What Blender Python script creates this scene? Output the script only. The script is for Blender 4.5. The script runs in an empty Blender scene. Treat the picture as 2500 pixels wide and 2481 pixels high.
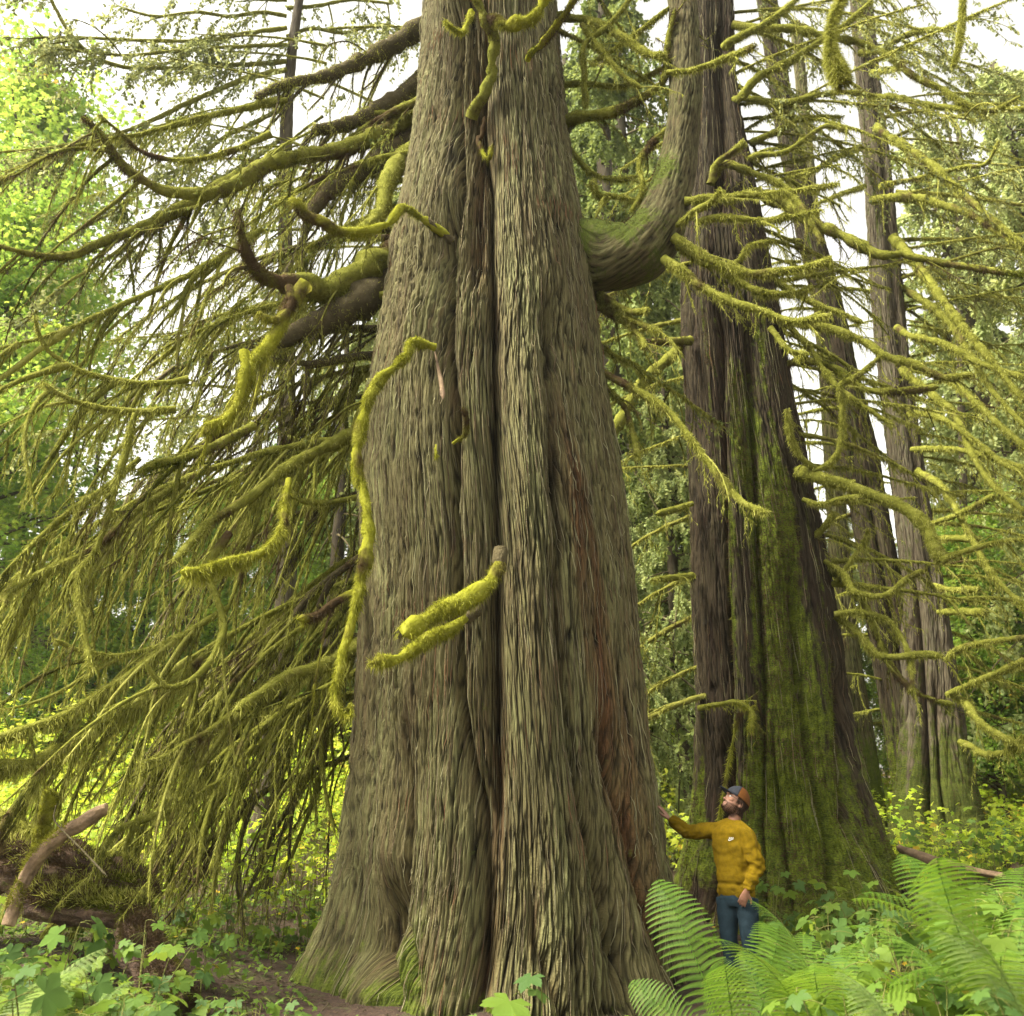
import bpy, math
import numpy as np
from mathutils import Vector, Matrix

SC = bpy.context.scene
COL = SC.collection
R = math.radians
PI = math.pi

# ------------------------------------------------------------------ camera
TILT = R(17.75)
CAM = np.array([0.0, 0.0, 1.7])
FPX = 2200.0
cd = bpy.data.cameras.new("camera")
cam = bpy.data.objects.new("camera", cd)
COL.objects.link(cam)
cam.location = CAM
cam.rotation_euler = (PI / 2 + TILT, 0, 0)
cd.sensor_fit = 'HORIZONTAL'
cd.sensor_width = 36
cd.lens = FPX / 2500 * 36
cd.clip_start = 0.05
cd.clip_end = 3000
cd.dof.use_dof = True
cd.dof.focus_distance = 9.0
cd.dof.aperture_fstop = 2.4
SC.camera = cam

# ------------------------------------------------------------------ light
SUN_EL, SUN_AZ = R(52), R(-108)
w = bpy.data.worlds.new("World")
SC.world = w
w.use_nodes = True
nt = w.node_tree
bg = nt.nodes["Background"]
sky = nt.nodes.new("ShaderNodeTexSky")
sky.sky_type = 'NISHITA'
sky.sun_disc = False
sky.sun_elevation = SUN_EL
sky.sun_rotation = SUN_AZ
sky.dust_density = 3.0
sky.air_density = 1.0
hs = nt.nodes.new("ShaderNodeHueSaturation")
hs.inputs['Saturation'].default_value = 0.10
hs.inputs['Value'].default_value = 1.0
nt.links.new(sky.outputs[0], hs.inputs['Color'])
wm = nt.nodes.new('ShaderNodeMix'); wm.data_type = 'RGBA'; wm.blend_type = 'MULTIPLY'; wm.inputs[0].default_value = 1.0
wm.inputs[7].default_value = (1.0, 0.965, 0.86, 1)          # white balance of an overcast wood: a touch warm
nt.links.new(hs.outputs[0], wm.inputs[6]); nt.links.new(wm.outputs[2], bg.inputs['Color'])
bg.inputs['Strength'].default_value = 0.095
sl = bpy.data.lights.new("sun", 'SUN')
sl.energy = 2.8
sl.angle = R(20)
sl.color = (1.0, 0.94, 0.76)
so = bpy.data.objects.new("sun", sl)
COL.objects.link(so)
# soft sun high on the left
sd = Vector((math.sin(SUN_AZ) * math.cos(SUN_EL), math.cos(SUN_AZ) * math.cos(SUN_EL), math.sin(SUN_EL)))
so.rotation_euler = sd.to_track_quat('Z', 'Y').to_euler()
SC.view_settings.view_transform = 'Standard'
SC.view_settings.look = 'None'
SC.view_settings.gamma = 1.0
SC.view_settings.exposure = 2.35
SC.cycles.max_bounces = 6
SC.cycles.diffuse_bounces = 3
SC.cycles.transmission_bounces = 3
SC.cycles.transparent_max_bounces = 4
SC.cycles.use_denoising = True

# ------------------------------------------------------------------ helpers
def at(px, py, Y):
    u = (px - 1250) / FPX
    v = -(py - 1240.5) / FPX
    c, s = math.cos(TILT), math.sin(TILT)
    d = np.array([u, c - v * s, s + v * c])
    return CAM + d * (Y / d[1])

def tag(o, label=None, cat=None, group=None, kind=None):
    if label: o['label'] = label
    if cat: o['category'] = cat
    if group: o['group'] = group
    if kind: o['kind'] = kind
    return o

def empty(name, loc, label, cat, group=None):
    o = bpy.data.objects.new(name, None)
    COL.objects.link(o)
    o.location = tuple(float(a) for a in loc)
    o.empty_display_size = 0.2
    return tag(o, label, cat, group)

def mk(name, V, Q=None, T=None, mat=None, parent=None, attrs=None, smooth=True, origin=(0, 0, 0)):
    """one mesh object; V world coords, stored relative to origin (= parent's base)"""
    V = np.asarray(V, dtype=np.float64) - np.asarray(origin, dtype=np.float64)
    me = bpy.data.meshes.new(name)
    nq = 0 if Q is None else len(Q)
    ntr = 0 if T is None else len(T)
    parts = []
    if nq: parts.append(np.asarray(Q, dtype=np.int32).ravel())
    if ntr: parts.append(np.asarray(T, dtype=np.int32).ravel())
    loops = np.concatenate(parts)
    me.vertices.add(len(V))
    me.vertices.foreach_set("co", V.astype(np.float32).ravel())
    me.loops.add(len(loops))
    me.loops.foreach_set("vertex_index", loops)
    me.polygons.add(nq + ntr)
    st = np.concatenate([np.arange(nq) * 4, nq * 4 + np.arange(ntr) * 3]).astype(np.int32)
    me.polygons.foreach_set("loop_start", st)
    me.polygons.foreach_set("use_smooth", np.full(nq + ntr, smooth))
    if attrs:
        for k, a in attrs.items():
            a = np.asarray(a, dtype=np.float32)
            if a.ndim == 1:
                at_ = me.attributes.new(k, 'FLOAT', 'POINT')
                at_.data.foreach_set("value", a)
            else:
                at_ = me.attributes.new(k, 'FLOAT_VECTOR', 'POINT')
                at_.data.foreach_set("vector", a.ravel())
    me.update(calc_edges=True)
    if mat: me.materials.append(mat)
    o = bpy.data.objects.new(name, me)
    COL.objects.link(o)
    if parent is not None:
        o.parent = parent
    else:
        o.location = tuple(float(a) for a in origin)
    return o

class Acc:
    def __init__(s):
        s.V, s.Q, s.T, s.A, s.n = [], [], [], [], 0
    def add(s, V, Q=None, T=None, a=None):
        V = np.asarray(V, dtype=np.float64).reshape(-1, 3)
        if Q is not None and len(Q): s.Q.append(np.asarray(Q) + s.n)
        if T is not None and len(T): s.T.append(np.asarray(T) + s.n)
        s.V.append(V)
        s.A.append(np.zeros(len(V)) if a is None else (np.full(len(V), a) if np.isscalar(a) else np.asarray(a).ravel()))
        s.n += len(V)
        return s
    def build(s, name, mat, parent=None, origin=(0, 0, 0), smooth=True):
        return mk(name, np.concatenate(s.V), np.concatenate(s.Q) if s.Q else None,
                  np.concatenate(s.T) if s.T else None, mat, parent,
                  {'rnd': np.concatenate(s.A)}, smooth, origin)

def nrm(a):
    return a / (np.linalg.norm(a, axis=-1, keepdims=True) + 1e-9)

def perlin(x, y, seed=0):
    x = np.asarray(x, float); y = np.asarray(y, float)
    xi = np.floor(x).astype(np.int64); yi = np.floor(y).astype(np.int64)
    xf = x - xi; yf = y - yi
    def g(ix, iy, dx, dy):
        h = (ix * 374761393 + iy * 668265263 + seed * 974634777) & 0xffffffff
        h = ((h ^ (h >> 13)) * 1274126177) & 0xffffffff
        h = h ^ (h >> 16)
        a = (h & 0xffff) / 65536.0 * 2 * PI
        return np.cos(a) * dx + np.sin(a) * dy
    u = xf * xf * xf * (xf * (xf * 6 - 15) + 10)
    v = yf * yf * yf * (yf * (yf * 6 - 15) + 10)
    a = g(xi, yi, xf, yf) * (1 - u) + g(xi + 1, yi, xf - 1, yf) * u
    b = g(xi, yi + 1, xf, yf - 1) * (1 - u) + g(xi + 1, yi + 1, xf - 1, yf - 1) * u
    return (a * (1 - v) + b * v) * 1.5

def sstep(a, b, x):
    t = np.clip((x - a) / (b - a), 0, 1)
    return t * t * (3 - 2 * t)

def resample(P, n, smooth=True):
    """Catmull-Rom through control points P (k,3or4), n samples"""
    P = np.asarray(P, float)
    k = len(P)
    Pe = np.vstack([2 * P[0] - P[1], P, 2 * P[-1] - P[-2]])
    seg = np.linalg.norm(np.diff(P[:, :3], axis=0), axis=1)
    cum = np.concatenate([[0], np.cumsum(seg)])
    s = np.linspace(0, cum[-1], n)
    i = np.clip(np.searchsorted(cum, s, side='right') - 1, 0, k - 2)
    t = ((s - cum[i]) / (seg[i] + 1e-9))[:, None]
    p0, p1, p2, p3 = Pe[i], Pe[i + 1], Pe[i + 2], Pe[i + 3]
    return 0.5 * ((2 * p1) + (-p0 + p2) * t + (2 * p0 - 5 * p1 + 4 * p2 - p3) * t * t + (-p0 + 3 * p1 - 3 * p2 + p3) * t ** 3)

def tubes(P, Rr, sides=6, flat=None, lump=0.0, rng=None, cap=True):
    """P (m,n,3), Rr (m,n) -> V,Q"""
    P = np.asarray(P, float)
    if P.ndim == 2: P = P[None]; Rr = np.asarray(Rr, float)[None]
    m, n, _ = P.shape
    t = nrm(np.gradient(P, axis=1))
    ch = nrm(P[:, -1] - P[:, 0])
    ref = np.cross(ch, np.tile([0.13, 0.21, 1.0], (m, 1)))
    bad = np.linalg.norm(ref, axis=1) < .25
    ref[bad] = np.cross(ch[bad], np.tile([1.0, 0.3, 0.0], (bad.sum(), 1)))
    ref = nrm(ref)[:, None, :]
    n1 = nrm(np.cross(t, np.cross(ref, t)))
    n2 = np.cross(t, n1)
    a = np.arange(sides) / sides * 2 * PI
    Rk = Rr[:, :, None] * np.ones(sides)[None, None, :]
    if lump and rng is not None:
        Rk = Rk * (1 + rng.normal(0, lump, Rk.shape))
    V = P[:, :, None, :] + Rk[..., None] * (np.cos(a)[None, None, :, None] * n1[:, :, None, :] + np.sin(a)[None, None, :, None] * n2[:, :, None, :])
    if cap:
        V[:, -1] = P[:, -1][:, None, :] + (V[:, -1] - P[:, -1][:, None, :]) * 0.15
    idx = np.arange(m * n * sides).reshape(m, n, sides)
    q = np.stack([idx[:, :-1], np.roll(idx, -1, 2)[:, :-1], np.roll(idx, -1, 2)[:, 1:], idx[:, 1:]], -1).reshape(-1, 4)
    return V.reshape(-1, 3), q

def grow(p0, d0, L, n, droop, wander, rng, curl=0.0):
    """curves that start at p0 along d0 and bend down; curl>0 turns the tip up again"""
    m = len(p0)
    P = np.zeros((m, n, 3)); P[:, 0] = p0
    d = nrm(np.asarray(d0, float)).copy()
    st = (np.asarray(L) / (n - 1))[:, None]
    wv = rng.normal(0, 1, (m, 3))
    for i in range(1, n):
        f = i / (n - 1)
        g = np.asarray(droop) * (1 - curl * np.maximum(0, f - .45) * 4)
        wv = wv * .6 + rng.normal(0, 1, (m, 3)) * .8
        d = d + wv * wander * (3.0 / n)
        d[:, 2] -= g * (4.0 / n)
        d = nrm(d)
        P[:, i] = P[:, i - 1] + d * st
    return P

def strands(P, Rr, dens, lmin, lmax, w, rng, down=0.8, out=0.4, power=1.6, mask=None):
    """hanging / bristling moss threads on tubes P (m,n,3), Rr (m,n): one thin triangle each"""
    P = np.asarray(P, float)
    if P.ndim == 2: P = P[None]; Rr = np.asarray(Rr, float)[None]
    seg = np.linalg.norm(np.diff(P, axis=1), axis=2)
    wgt = seg.ravel().copy()
    if mask is not None: wgt *= mask[:, :-1].ravel()
    tot = wgt.sum()
    k = int(tot * dens)
    if k < 1: return np.zeros((0, 3)), np.zeros((0, 3), int), np.zeros(0)
    ii = rng.choice(len(wgt), k, p=wgt / tot)
    a, b = ii // seg.shape[1], ii % seg.shape[1]
    f = rng.random(k)[:, None]
    base = P[a, b] * (1 - f) + P[a, b + 1] * f
    r = (Rr[a, b])[:, None]
    tdir = nrm(P[a, b + 1] - P[a, b])
    o = rng.normal(0, 1, (k, 3)); o -= tdir * (o * tdir).sum(1, keepdims=True); o = nrm(o)
    base = base + o * r * .85
    L = (lmin + (lmax - lmin) * rng.random(k) ** power)[:, None]
    d = nrm(np.array([0, 0, -1.0]) * down + o * out + rng.normal(0, .22, (k, 3)) + tdir * .15)
    s = np.cross(d, nrm(rng.normal(0, 1, (k, 3)))); s = nrm(s) * w * (.6 + .8 * rng.random((k, 1)))
    V = np.stack([base - s, base + s, base + d * L], 1).reshape(-1, 3)
    T = np.arange(3 * k).reshape(k, 3)
    return V, T, np.repeat(rng.random(k), 3)

# ------------------------------------------------------------------ materials
def newmat(name):
    m = bpy.data.materials.new(name); m.use_nodes = True
    return m, m.node_tree, m.node_tree.nodes["Principled BSDF"]

def N(nt, typ, **kw):
    n = nt.nodes.new(typ)
    for k, v in kw.items(): setattr(n, k, v)
    return n

def noise_node(nt, vec, scale, detail=4, rough=.6, mp=None):
    n = N(nt, "ShaderNodeTexNoise")
    n.inputs['Scale'].default_value = scale
    n.inputs['Detail'].default_value = detail
    n.inputs['Roughness'].default_value = rough
    if mp is not None:
        m = N(nt, "ShaderNodeMapping"); m.inputs['Scale'].default_value = mp
        nt.links.new(vec, m.inputs[0]); nt.links.new(m.outputs[0], n.inputs['Vector'])
    else:
        nt.links.new(vec, n.inputs['Vector'])
    return n.outputs['Fac']

def ramp(nt, fac, stops):
    r = N(nt, "ShaderNodeValToRGB")
    el = r.color_ramp.elements
    while len(el) < len(stops): el.new(0.5)
    for e, (p, c) in zip(el, stops):
        e.position = p; e.color = (*c, 1)
    nt.links.new(fac, r.inputs[0])
    return r.outputs['Color']

def mixc(nt, fac, a, b, mode='MIX'):
    m = N(nt, "ShaderNodeMix", data_type='RGBA', blend_type=mode)
    if isinstance(fac, (int, float)): m.inputs[0].default_value = fac
    else: nt.links.new(fac, m.inputs[0])
    for s, x in ((6, a), (7, b)):
        if isinstance(x, tuple): m.inputs[s].default_value = (*x, 1)
        else: nt.links.new(x, m.inputs[s])
    return m.outputs[2]

def math_(nt, op, a, b=None, c=None, clamp=False):
    m = N(nt, "ShaderNodeMath", operation=op); m.use_clamp = clamp
    for i, x in enumerate((a, b, c)):
        if x is None: continue
        if isinstance(x, (int, float)): m.inputs[i].default_value = x
        else: nt.links.new(x, m.inputs[i])
    return m.outputs[0]

def attr(nt, name, out='Fac'):
    a = N(nt, "ShaderNodeAttribute"); a.attribute_name = name
    return a.outputs[out]

def bump(nt, bs, h, strength, dist):
    b = N(nt, "ShaderNodeBump"); b.inputs['Strength'].default_value = strength; b.inputs['Distance'].default_value = dist
    nt.links.new(h, b.inputs['Height']); nt.links.new(b.outputs[0], bs.inputs['Normal'])

def bark_material(name, ridge_a, ridge_b, ridge_c, furrow, mossc):
    m, nt, bs = newmat(name)
    uv = attr(nt, 'buv', 'Vector')
    big = noise_node(nt, uv, 1.0, 3, .55, (2.4, .5, 1))
    mid = noise_node(nt, uv, 1.0, 4, .65, (26, 1.1, 1))
    fine = noise_node(nt, uv, 1.0, 4, .7, (110, 5, 1))
    spk = noise_node(nt, uv, 60.0, 2, .6)
    c1 = ramp(nt, mid, [(.36, ridge_b), (.5, ridge_a), (.66, ridge_c)])
    c2 = mixc(nt, ramp(nt, big, [(.42, (0, 0, 0)), (.6, (1, 1, 1))]), c1, ramp(nt, mid, [(.35, ridge_a), (.6, ridge_b)]))
    lic = math_(nt, 'ADD', attr(nt, 'lich'), math_(nt, 'SUBTRACT', noise_node(nt, uv, 1.0, 5, .65, (5, .55, 1)), .5))
    c2 = mixc(nt, ramp(nt, lic, [(.12, (0, 0, 0)), (.42, (.8, .8, .8))]), c2, tuple(x * y for x, y in zip(ridge_c, (1.12, 1.22, 1.15))))
    c2 = mixc(nt, math_(nt, 'MULTIPLY', attr(nt, 'red'), .85), c2, ramp(nt, fine, [(.3, (.045, .018, .008)), (.7, (.15, .060, .024))]))
    c2 = mixc(nt, .55, c2, ramp(nt, fine, [(.30, (.35, .32, .28)), (.70, (1.45, 1.45, 1.4))]), 'MULTIPLY')
    c3 = mixc(nt, attr(nt, 'fur'), furrow, c2)  # brown furrow pigment, darkened towards black to paint shade into the recesses
    # moss and lichen that grow on the bark
    mm = math_(nt, 'ADD', attr(nt, 'moss'), math_(nt, 'MULTIPLY', math_(nt, 'SUBTRACT', noise_node(nt, uv, 9, 6, .75, (1.6, .6, 1)), .5), 1.5))
    mm = ramp(nt, mm, [(.40, (0, 0, 0)), (.66, (1, 1, 1))])
    mc = ramp(nt, math_(nt, 'ADD', math_(nt, 'MULTIPLY', spk, .5), math_(nt, 'MULTIPLY', noise_node(nt, uv, 7, 5, .7), .5)), [(.38, mossc[0]), (.62, mossc[1])])
    c4 = mixc(nt, mm, c3, mc)
    nt.links.new(c4, bs.inputs['Base Color'])
    bs.inputs['Roughness'].default_value = .9
    bs.inputs['Specular IOR Level'].default_value = .2
    h = math_(nt, 'ADD', math_(nt, 'MULTIPLY', fine, 1.3), math_(nt, 'MULTIPLY', spk, .5))
    bump(nt, bs, h, 1.0, .02)
    return m

M = {}
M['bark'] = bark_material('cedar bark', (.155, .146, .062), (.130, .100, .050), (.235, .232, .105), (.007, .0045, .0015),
                          ((.045, .065, .008), (.13, .16, .02)))
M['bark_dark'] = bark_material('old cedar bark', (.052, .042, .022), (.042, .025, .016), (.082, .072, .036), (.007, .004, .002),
                               ((.022, .033, .004), (.150, .185, .014)))
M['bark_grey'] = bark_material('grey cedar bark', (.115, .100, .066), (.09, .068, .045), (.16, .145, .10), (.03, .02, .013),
                               ((.025, .035, .005), (.085, .10, .014)))

def moss_material(name, dark, mid, light, trans=.35, brown=(.09, .06, .03), bf=.28):
    m, nt, bs = newmat(name)
    tc = N(nt, "ShaderNodeTexCoord").outputs['Object']
    n1 = noise_node(nt, tc, 1.3, 4, .6)
    n2 = noise_node(nt, tc, 9.0, 4, .7)
    rn = attr(nt, 'rnd')
    f = math_(nt, 'ADD', math_(nt, 'MULTIPLY', n2, .6), math_(nt, 'MULTIPLY', rn, .4))
    c = ramp(nt, f, [(.28, dark), (.5, mid), (.74, light)])
    c = mixc(nt, ramp(nt, n1, [(.62 - bf, (1, 1, 1)), (.72 - bf, (0, 0, 0))]), c, brown)
    bs.inputs['Roughness'].default_value = .95
    bs.inputs['Specular IOR Level'].default_value = .05
    nt.links.new(c, bs.inputs['Base Color'])
    if trans:
        tr = N(nt, "ShaderNodeBsdfTranslucent"); nt.links.new(c, tr.inputs[0])
        mx = N(nt, "ShaderNodeMixShader"); mx.inputs[0].default_value = trans
        nt.links.new(bs.outputs[0], mx.inputs[1]); nt.links.new(tr.outputs[0], mx.inputs[2])
        nt.links.new(mx.outputs[0], nt.nodes["Material Output"].inputs[0])
    bump(nt, bs, noise_node(nt, tc, 45, 3, .7), 1.0, .03)
    return m

M['moss'] = moss_material('yellow green moss', (.17, .18, .025), (.38, .385, .07), (.58, .57, .17))
M['moss_bright'] = moss_material('bright moss', (.15, .16, .012), (.34, .345, .035), (.52, .51, .11), bf=.24)
M['moss_limb'] = moss_material('mossy limb', (.06, .065, .012), (.19, .195, .032), (.35, .345, .085), trans=0, bf=.30)
M['moss_dark'] = moss_material('deep moss', (.03, .04, .004), (.10, .12, .008), (.20, .225, .022), trans=.2, bf=.12)
M['twig'] = moss_material('mossy twig', (.09, .085, .02), (.23, .225, .045), (.40, .385, .11), trans=0, bf=.36)
M['dead'] = moss_material('dead twig', (.045, .036, .02), (.095, .078, .042), (.17, .145, .085), trans=0, brown=(.075, .05, .028), bf=.3)

def leaf_material(name, stops, trans=.5, rough=.45, spec=.35, objrand=.12, yellow=None):
    m, nt, bs = newmat(name)
    tc = N(nt, "ShaderNodeTexCoord").outputs['Object']
    oi = N(nt, "ShaderNodeObjectInfo").outputs['Random']
    n = noise_node(nt, tc, 1.1, 2, .5)
    f = math_(nt, 'ADD', math_(nt, 'MULTIPLY', attr(nt, 'rnd'), .6), math_(nt, 'MULTIPLY', n, .4))
    f = math_(nt, 'ADD', f, math_(nt, 'MULTIPLY', math_(nt, 'SUBTRACT', oi, .5), objrand))
    c = ramp(nt, f, stops)
    if yellow:
        c = mixc(nt, ramp(nt, attr(nt, 'rnd'), [(yellow[0], (0, 0, 0)), (yellow[0] + .01, (1, 1, 1))]), c, yellow[1])
    nt.links.new(c, bs.inputs['Base Color'])
    bs.inputs['Roughness'].default_value = rough
    bs.inputs['Specular IOR Level'].default_value = spec
    tr = N(nt, "ShaderNodeBsdfTranslucent")
    hsv = N(nt, "ShaderNodeHueSaturation"); hsv.inputs['Hue'].default_value = .485; hsv.inputs['Value'].default_value = 1.5
    nt.links.new(c, hsv.inputs['Color']); nt.links.new(hsv.outputs[0], tr.inputs[0])
    mx = N(nt, "ShaderNodeMixShader"); mx.inputs[0].default_value = trans
    nt.links.new(bs.outputs[0], mx.inputs[1]); nt.links.new(tr.outputs[0], mx.inputs[2])
    nt.links.new(mx.outputs[0], nt.nodes["Material Output"].inputs[0])
    bump(nt, bs, noise_node(nt, tc, 40, 3, .6), .35, .01)
    return m

M['leaf'] = leaf_material('broad leaf', [(.2, (.070, .135, .036)), (.5, (.115, .20, .028)), (.8, (.19, .26, .03))], spec=.22, rough=.55, yellow=(.985, (.6, .42, .04)))
M['fern'] = leaf_material('fern frond', [(.2, (.055, .125, .010)), (.5, (.10, .19, .014)), (.85, (.18, .27, .03))], rough=.6)
M['fern_pale'] = leaf_material('pale fern frond', [(.2, (.09, .15, .035)), (.5, (.14, .21, .05)), (.85, (.22, .27, .08))], rough=.6)
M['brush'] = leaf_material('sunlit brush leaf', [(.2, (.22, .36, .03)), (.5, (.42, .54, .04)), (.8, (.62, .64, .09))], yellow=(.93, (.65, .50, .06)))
M['conifer'] = leaf_material('cedar foliage', [(.2, (.08, .12, .025)), (.5, (.16, .21, .05)), (.8, (.28, .33, .09))], trans=.35, rough=.7)
M['conifer_pale'] = leaf_material('pale cedar foliage', [(.2, (.19, .25, .09)), (.5, (.34, .40, .15)), (.8, (.50, .53, .22))], trans=.4, rough=.7)
M['conifer_olive'] = leaf_material('olive cedar sprays', [(.2, (.11, .13, .04)), (.5, (.20, .23, .08)), (.8, (.32, .34, .13))], trans=.4, rough=.7)
M['decid'] = leaf_material('maple foliage', [(.2, (.10, .20, .03)), (.5, (.20, .33, .05)), (.8, (.36, .44, .07))], trans=.5, yellow=(.95, (.6, .36, .06)))
M['stem'] = moss_material('green stem', (.10, .12, .03), (.16, .17, .05), (.22, .22, .07), trans=0, brown=(.14, .09, .05))

m, nt_, bs = newmat('forest soil')
tc = N(nt_, "ShaderNodeTexCoord").outputs['Object']
a_ = noise_node(nt_, tc, 3, 6, .7); b_ = noise_node(nt_, tc, 30, 5, .75); c_ = noise_node(nt_, tc, .6, 3, .5)
cc = ramp(nt_, b_, [(.3, (.022, .011, .007)), (.5, (.065, .034, .021)), (.72, (.14, .085, .05))])
cc = mixc(nt_, ramp(nt_, a_, [(.52, (0, 0, 0)), (.68, (1, 1, 1))]), cc, (.10, .12, .03))
nt_.links.new(cc, bs.inputs['Base Color']); bs.inputs['Roughness'].default_value = .95
bump(nt_, bs, math_(nt_, 'ADD', b_, a_), 1.0, .05)
M['soil'] = m

m, nt_, bs = newmat('weathered wood')
tc = N(nt_, "ShaderNodeTexCoord").outputs['Object']
a_ = noise_node(nt_, tc, 6, 5, .7); b_ = noise_node(nt_, tc, 40, 4, .7)
cc = ramp(nt_, a_, [(.3, (.10, .065, .04)), (.5, (.26, .17, .10)), (.7, (.42, .30, .17))])
nt_.links.new(cc, bs.inputs['Base Color']); bs.inputs['Roughness'].default_value = .85
bump(nt_, bs, b_, .8, .02)
M['wood'] = m
m, nt_, bs = newmat('rotten wood')
tc = N(nt_, "ShaderNodeTexCoord").outputs['Object']
a_ = noise_node(nt_, tc, 5, 6, .75); b_ = noise_node(nt_, tc, 40, 4, .7)
cc = ramp(nt_, a_, [(.3, (.035, .02, .014)), (.48, (.11, .062, .04)), (.6, (.17, .11, .06)), (.68, (.14, .15, .03))])
nt_.links.new(cc, bs.inputs['Base Color']); bs.inputs['Roughness'].default_value = .95
bump(nt_, bs, math_(nt_, 'ADD', b_, a_), 1.0, .05)
M['rot'] = m

def plain(name, col, rough=.7, spec=.3, var=.0, scale=30, bmp=0, metal=0):
    m, nt, bs = newmat(name)
    tc = N(nt, "ShaderNodeTexCoord").outputs['Object']
    n = noise_node(nt, tc, scale, 4, .6)
    lo = tuple(c * (1 - var) for c in col); hi = tuple(c * (1 + var) for c in col)
    nt.links.new(ramp(nt, n, [(.3, lo), (.7, hi)]), bs.inputs['Base Color'])
    bs.inputs['Roughness'].default_value = rough
    bs.inputs['Specular IOR Level'].default_value = spec
    bs.inputs['Metallic'].default_value = metal
    if bmp: bump(nt, bs, noise_node(nt, tc, scale * 6, 2, .6), bmp, .004)
    return m
M['sweater'] = plain('mustard fleece', (.150, .096, .005), .95, .05, .22, 22, .9)
M['rib'] = plain('mustard rib knit', (.15, .086, .004), .9, .1, .08, 60, .6)
M['skin'] = plain('skin', (.27, .135, .09), .5, .35, .12, 25, .15)
M['jeans'] = plain('denim', (.014, .026, .036), .85, .1, .35, 12, .5)
M['belt'] = plain('leather belt', (.05, .02, .012), .5, .4, .1)
M['capfront'] = plain('slate cap cloth', (.032, .035, .045), .8, .1, .1, 80, .3)
M['capback'] = plain('rust cap cloth', (.11, .042, .010), .8, .1, .1, 40, .3)
M['hair'] = plain('brown hair', (.045, .024, .014), .7, .2, .4, 60, .8)
M['frame'] = plain('dark spectacle frame', (.02, .018, .018), .3, .5)
M['white'] = plain('white print', (.7, .7, .68), .6, .2)
M['boot'] = plain('dark boot', (.05, .035, .025), .6, .3, .2)
m, nt_, bs = newmat('spectacle lens')
bs.inputs['Transmission Weight'].default_value = 1; bs.inputs['Roughness'].default_value = .02; bs.inputs['IOR'].default_value = 1.1
M['lens'] = m

# ------------------------------------------------------------------ ground
def gh(x, y):
    x = np.asarray(x, float); y = np.asarray(y, float)
    h = np.maximum(0, y - 10.5) * .085
    h = h - np.maximum(0, y - 26) * .05
    h = h + .45 * np.exp(-(((x + 4.6) / 1.7) ** 2 + ((y - 9.3) / 2.2) ** 2))
    h = h + .05 * np.maximum(0, x - 1.5) * np.exp(-((y - 6) / 5) ** 2)
    h = h + .10 * perlin(x * .45, y * .45, 3) + .035 * perlin(x * 1.7, y * 1.7, 5)
    h = h - .16 * np.exp(-(((x - .1) / 1.6) ** 2 + ((y - 7.2) / .9) ** 2))
    h = h + .38 * sstep(1.3, 2.9, x) * sstep(8.3, 6.0, y) + .22 * sstep(-1.7, -3.0, x) * sstep(7.6, 5.4, y)
    return h

ux = np.linspace(-1, 1, 330); uy = np.linspace(0, 1, 330)
gx = np.sign(ux) * (np.abs(ux) * 9 + 110 * np.abs(ux) ** 4); gy = -3 + uy * 22 + 160 * uy ** 4
GX, GY = np.meshgrid(gx, gy)
GZ = gh(GX, GY) + .012 * perlin(GX * 9, GY * 9, 8) * (GY < 14)
i = np.arange(330 * 330).reshape(330, 330)
Q = np.stack([i[:-1, :-1], i[:-1, 1:], i[1:, 1:], i[1:, :-1]], -1).reshape(-1, 4)
tag(mk('ground', np.stack([GX, GY, GZ], -1).reshape(-1, 3), Q, None, M['soil']), kind='structure')

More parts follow.
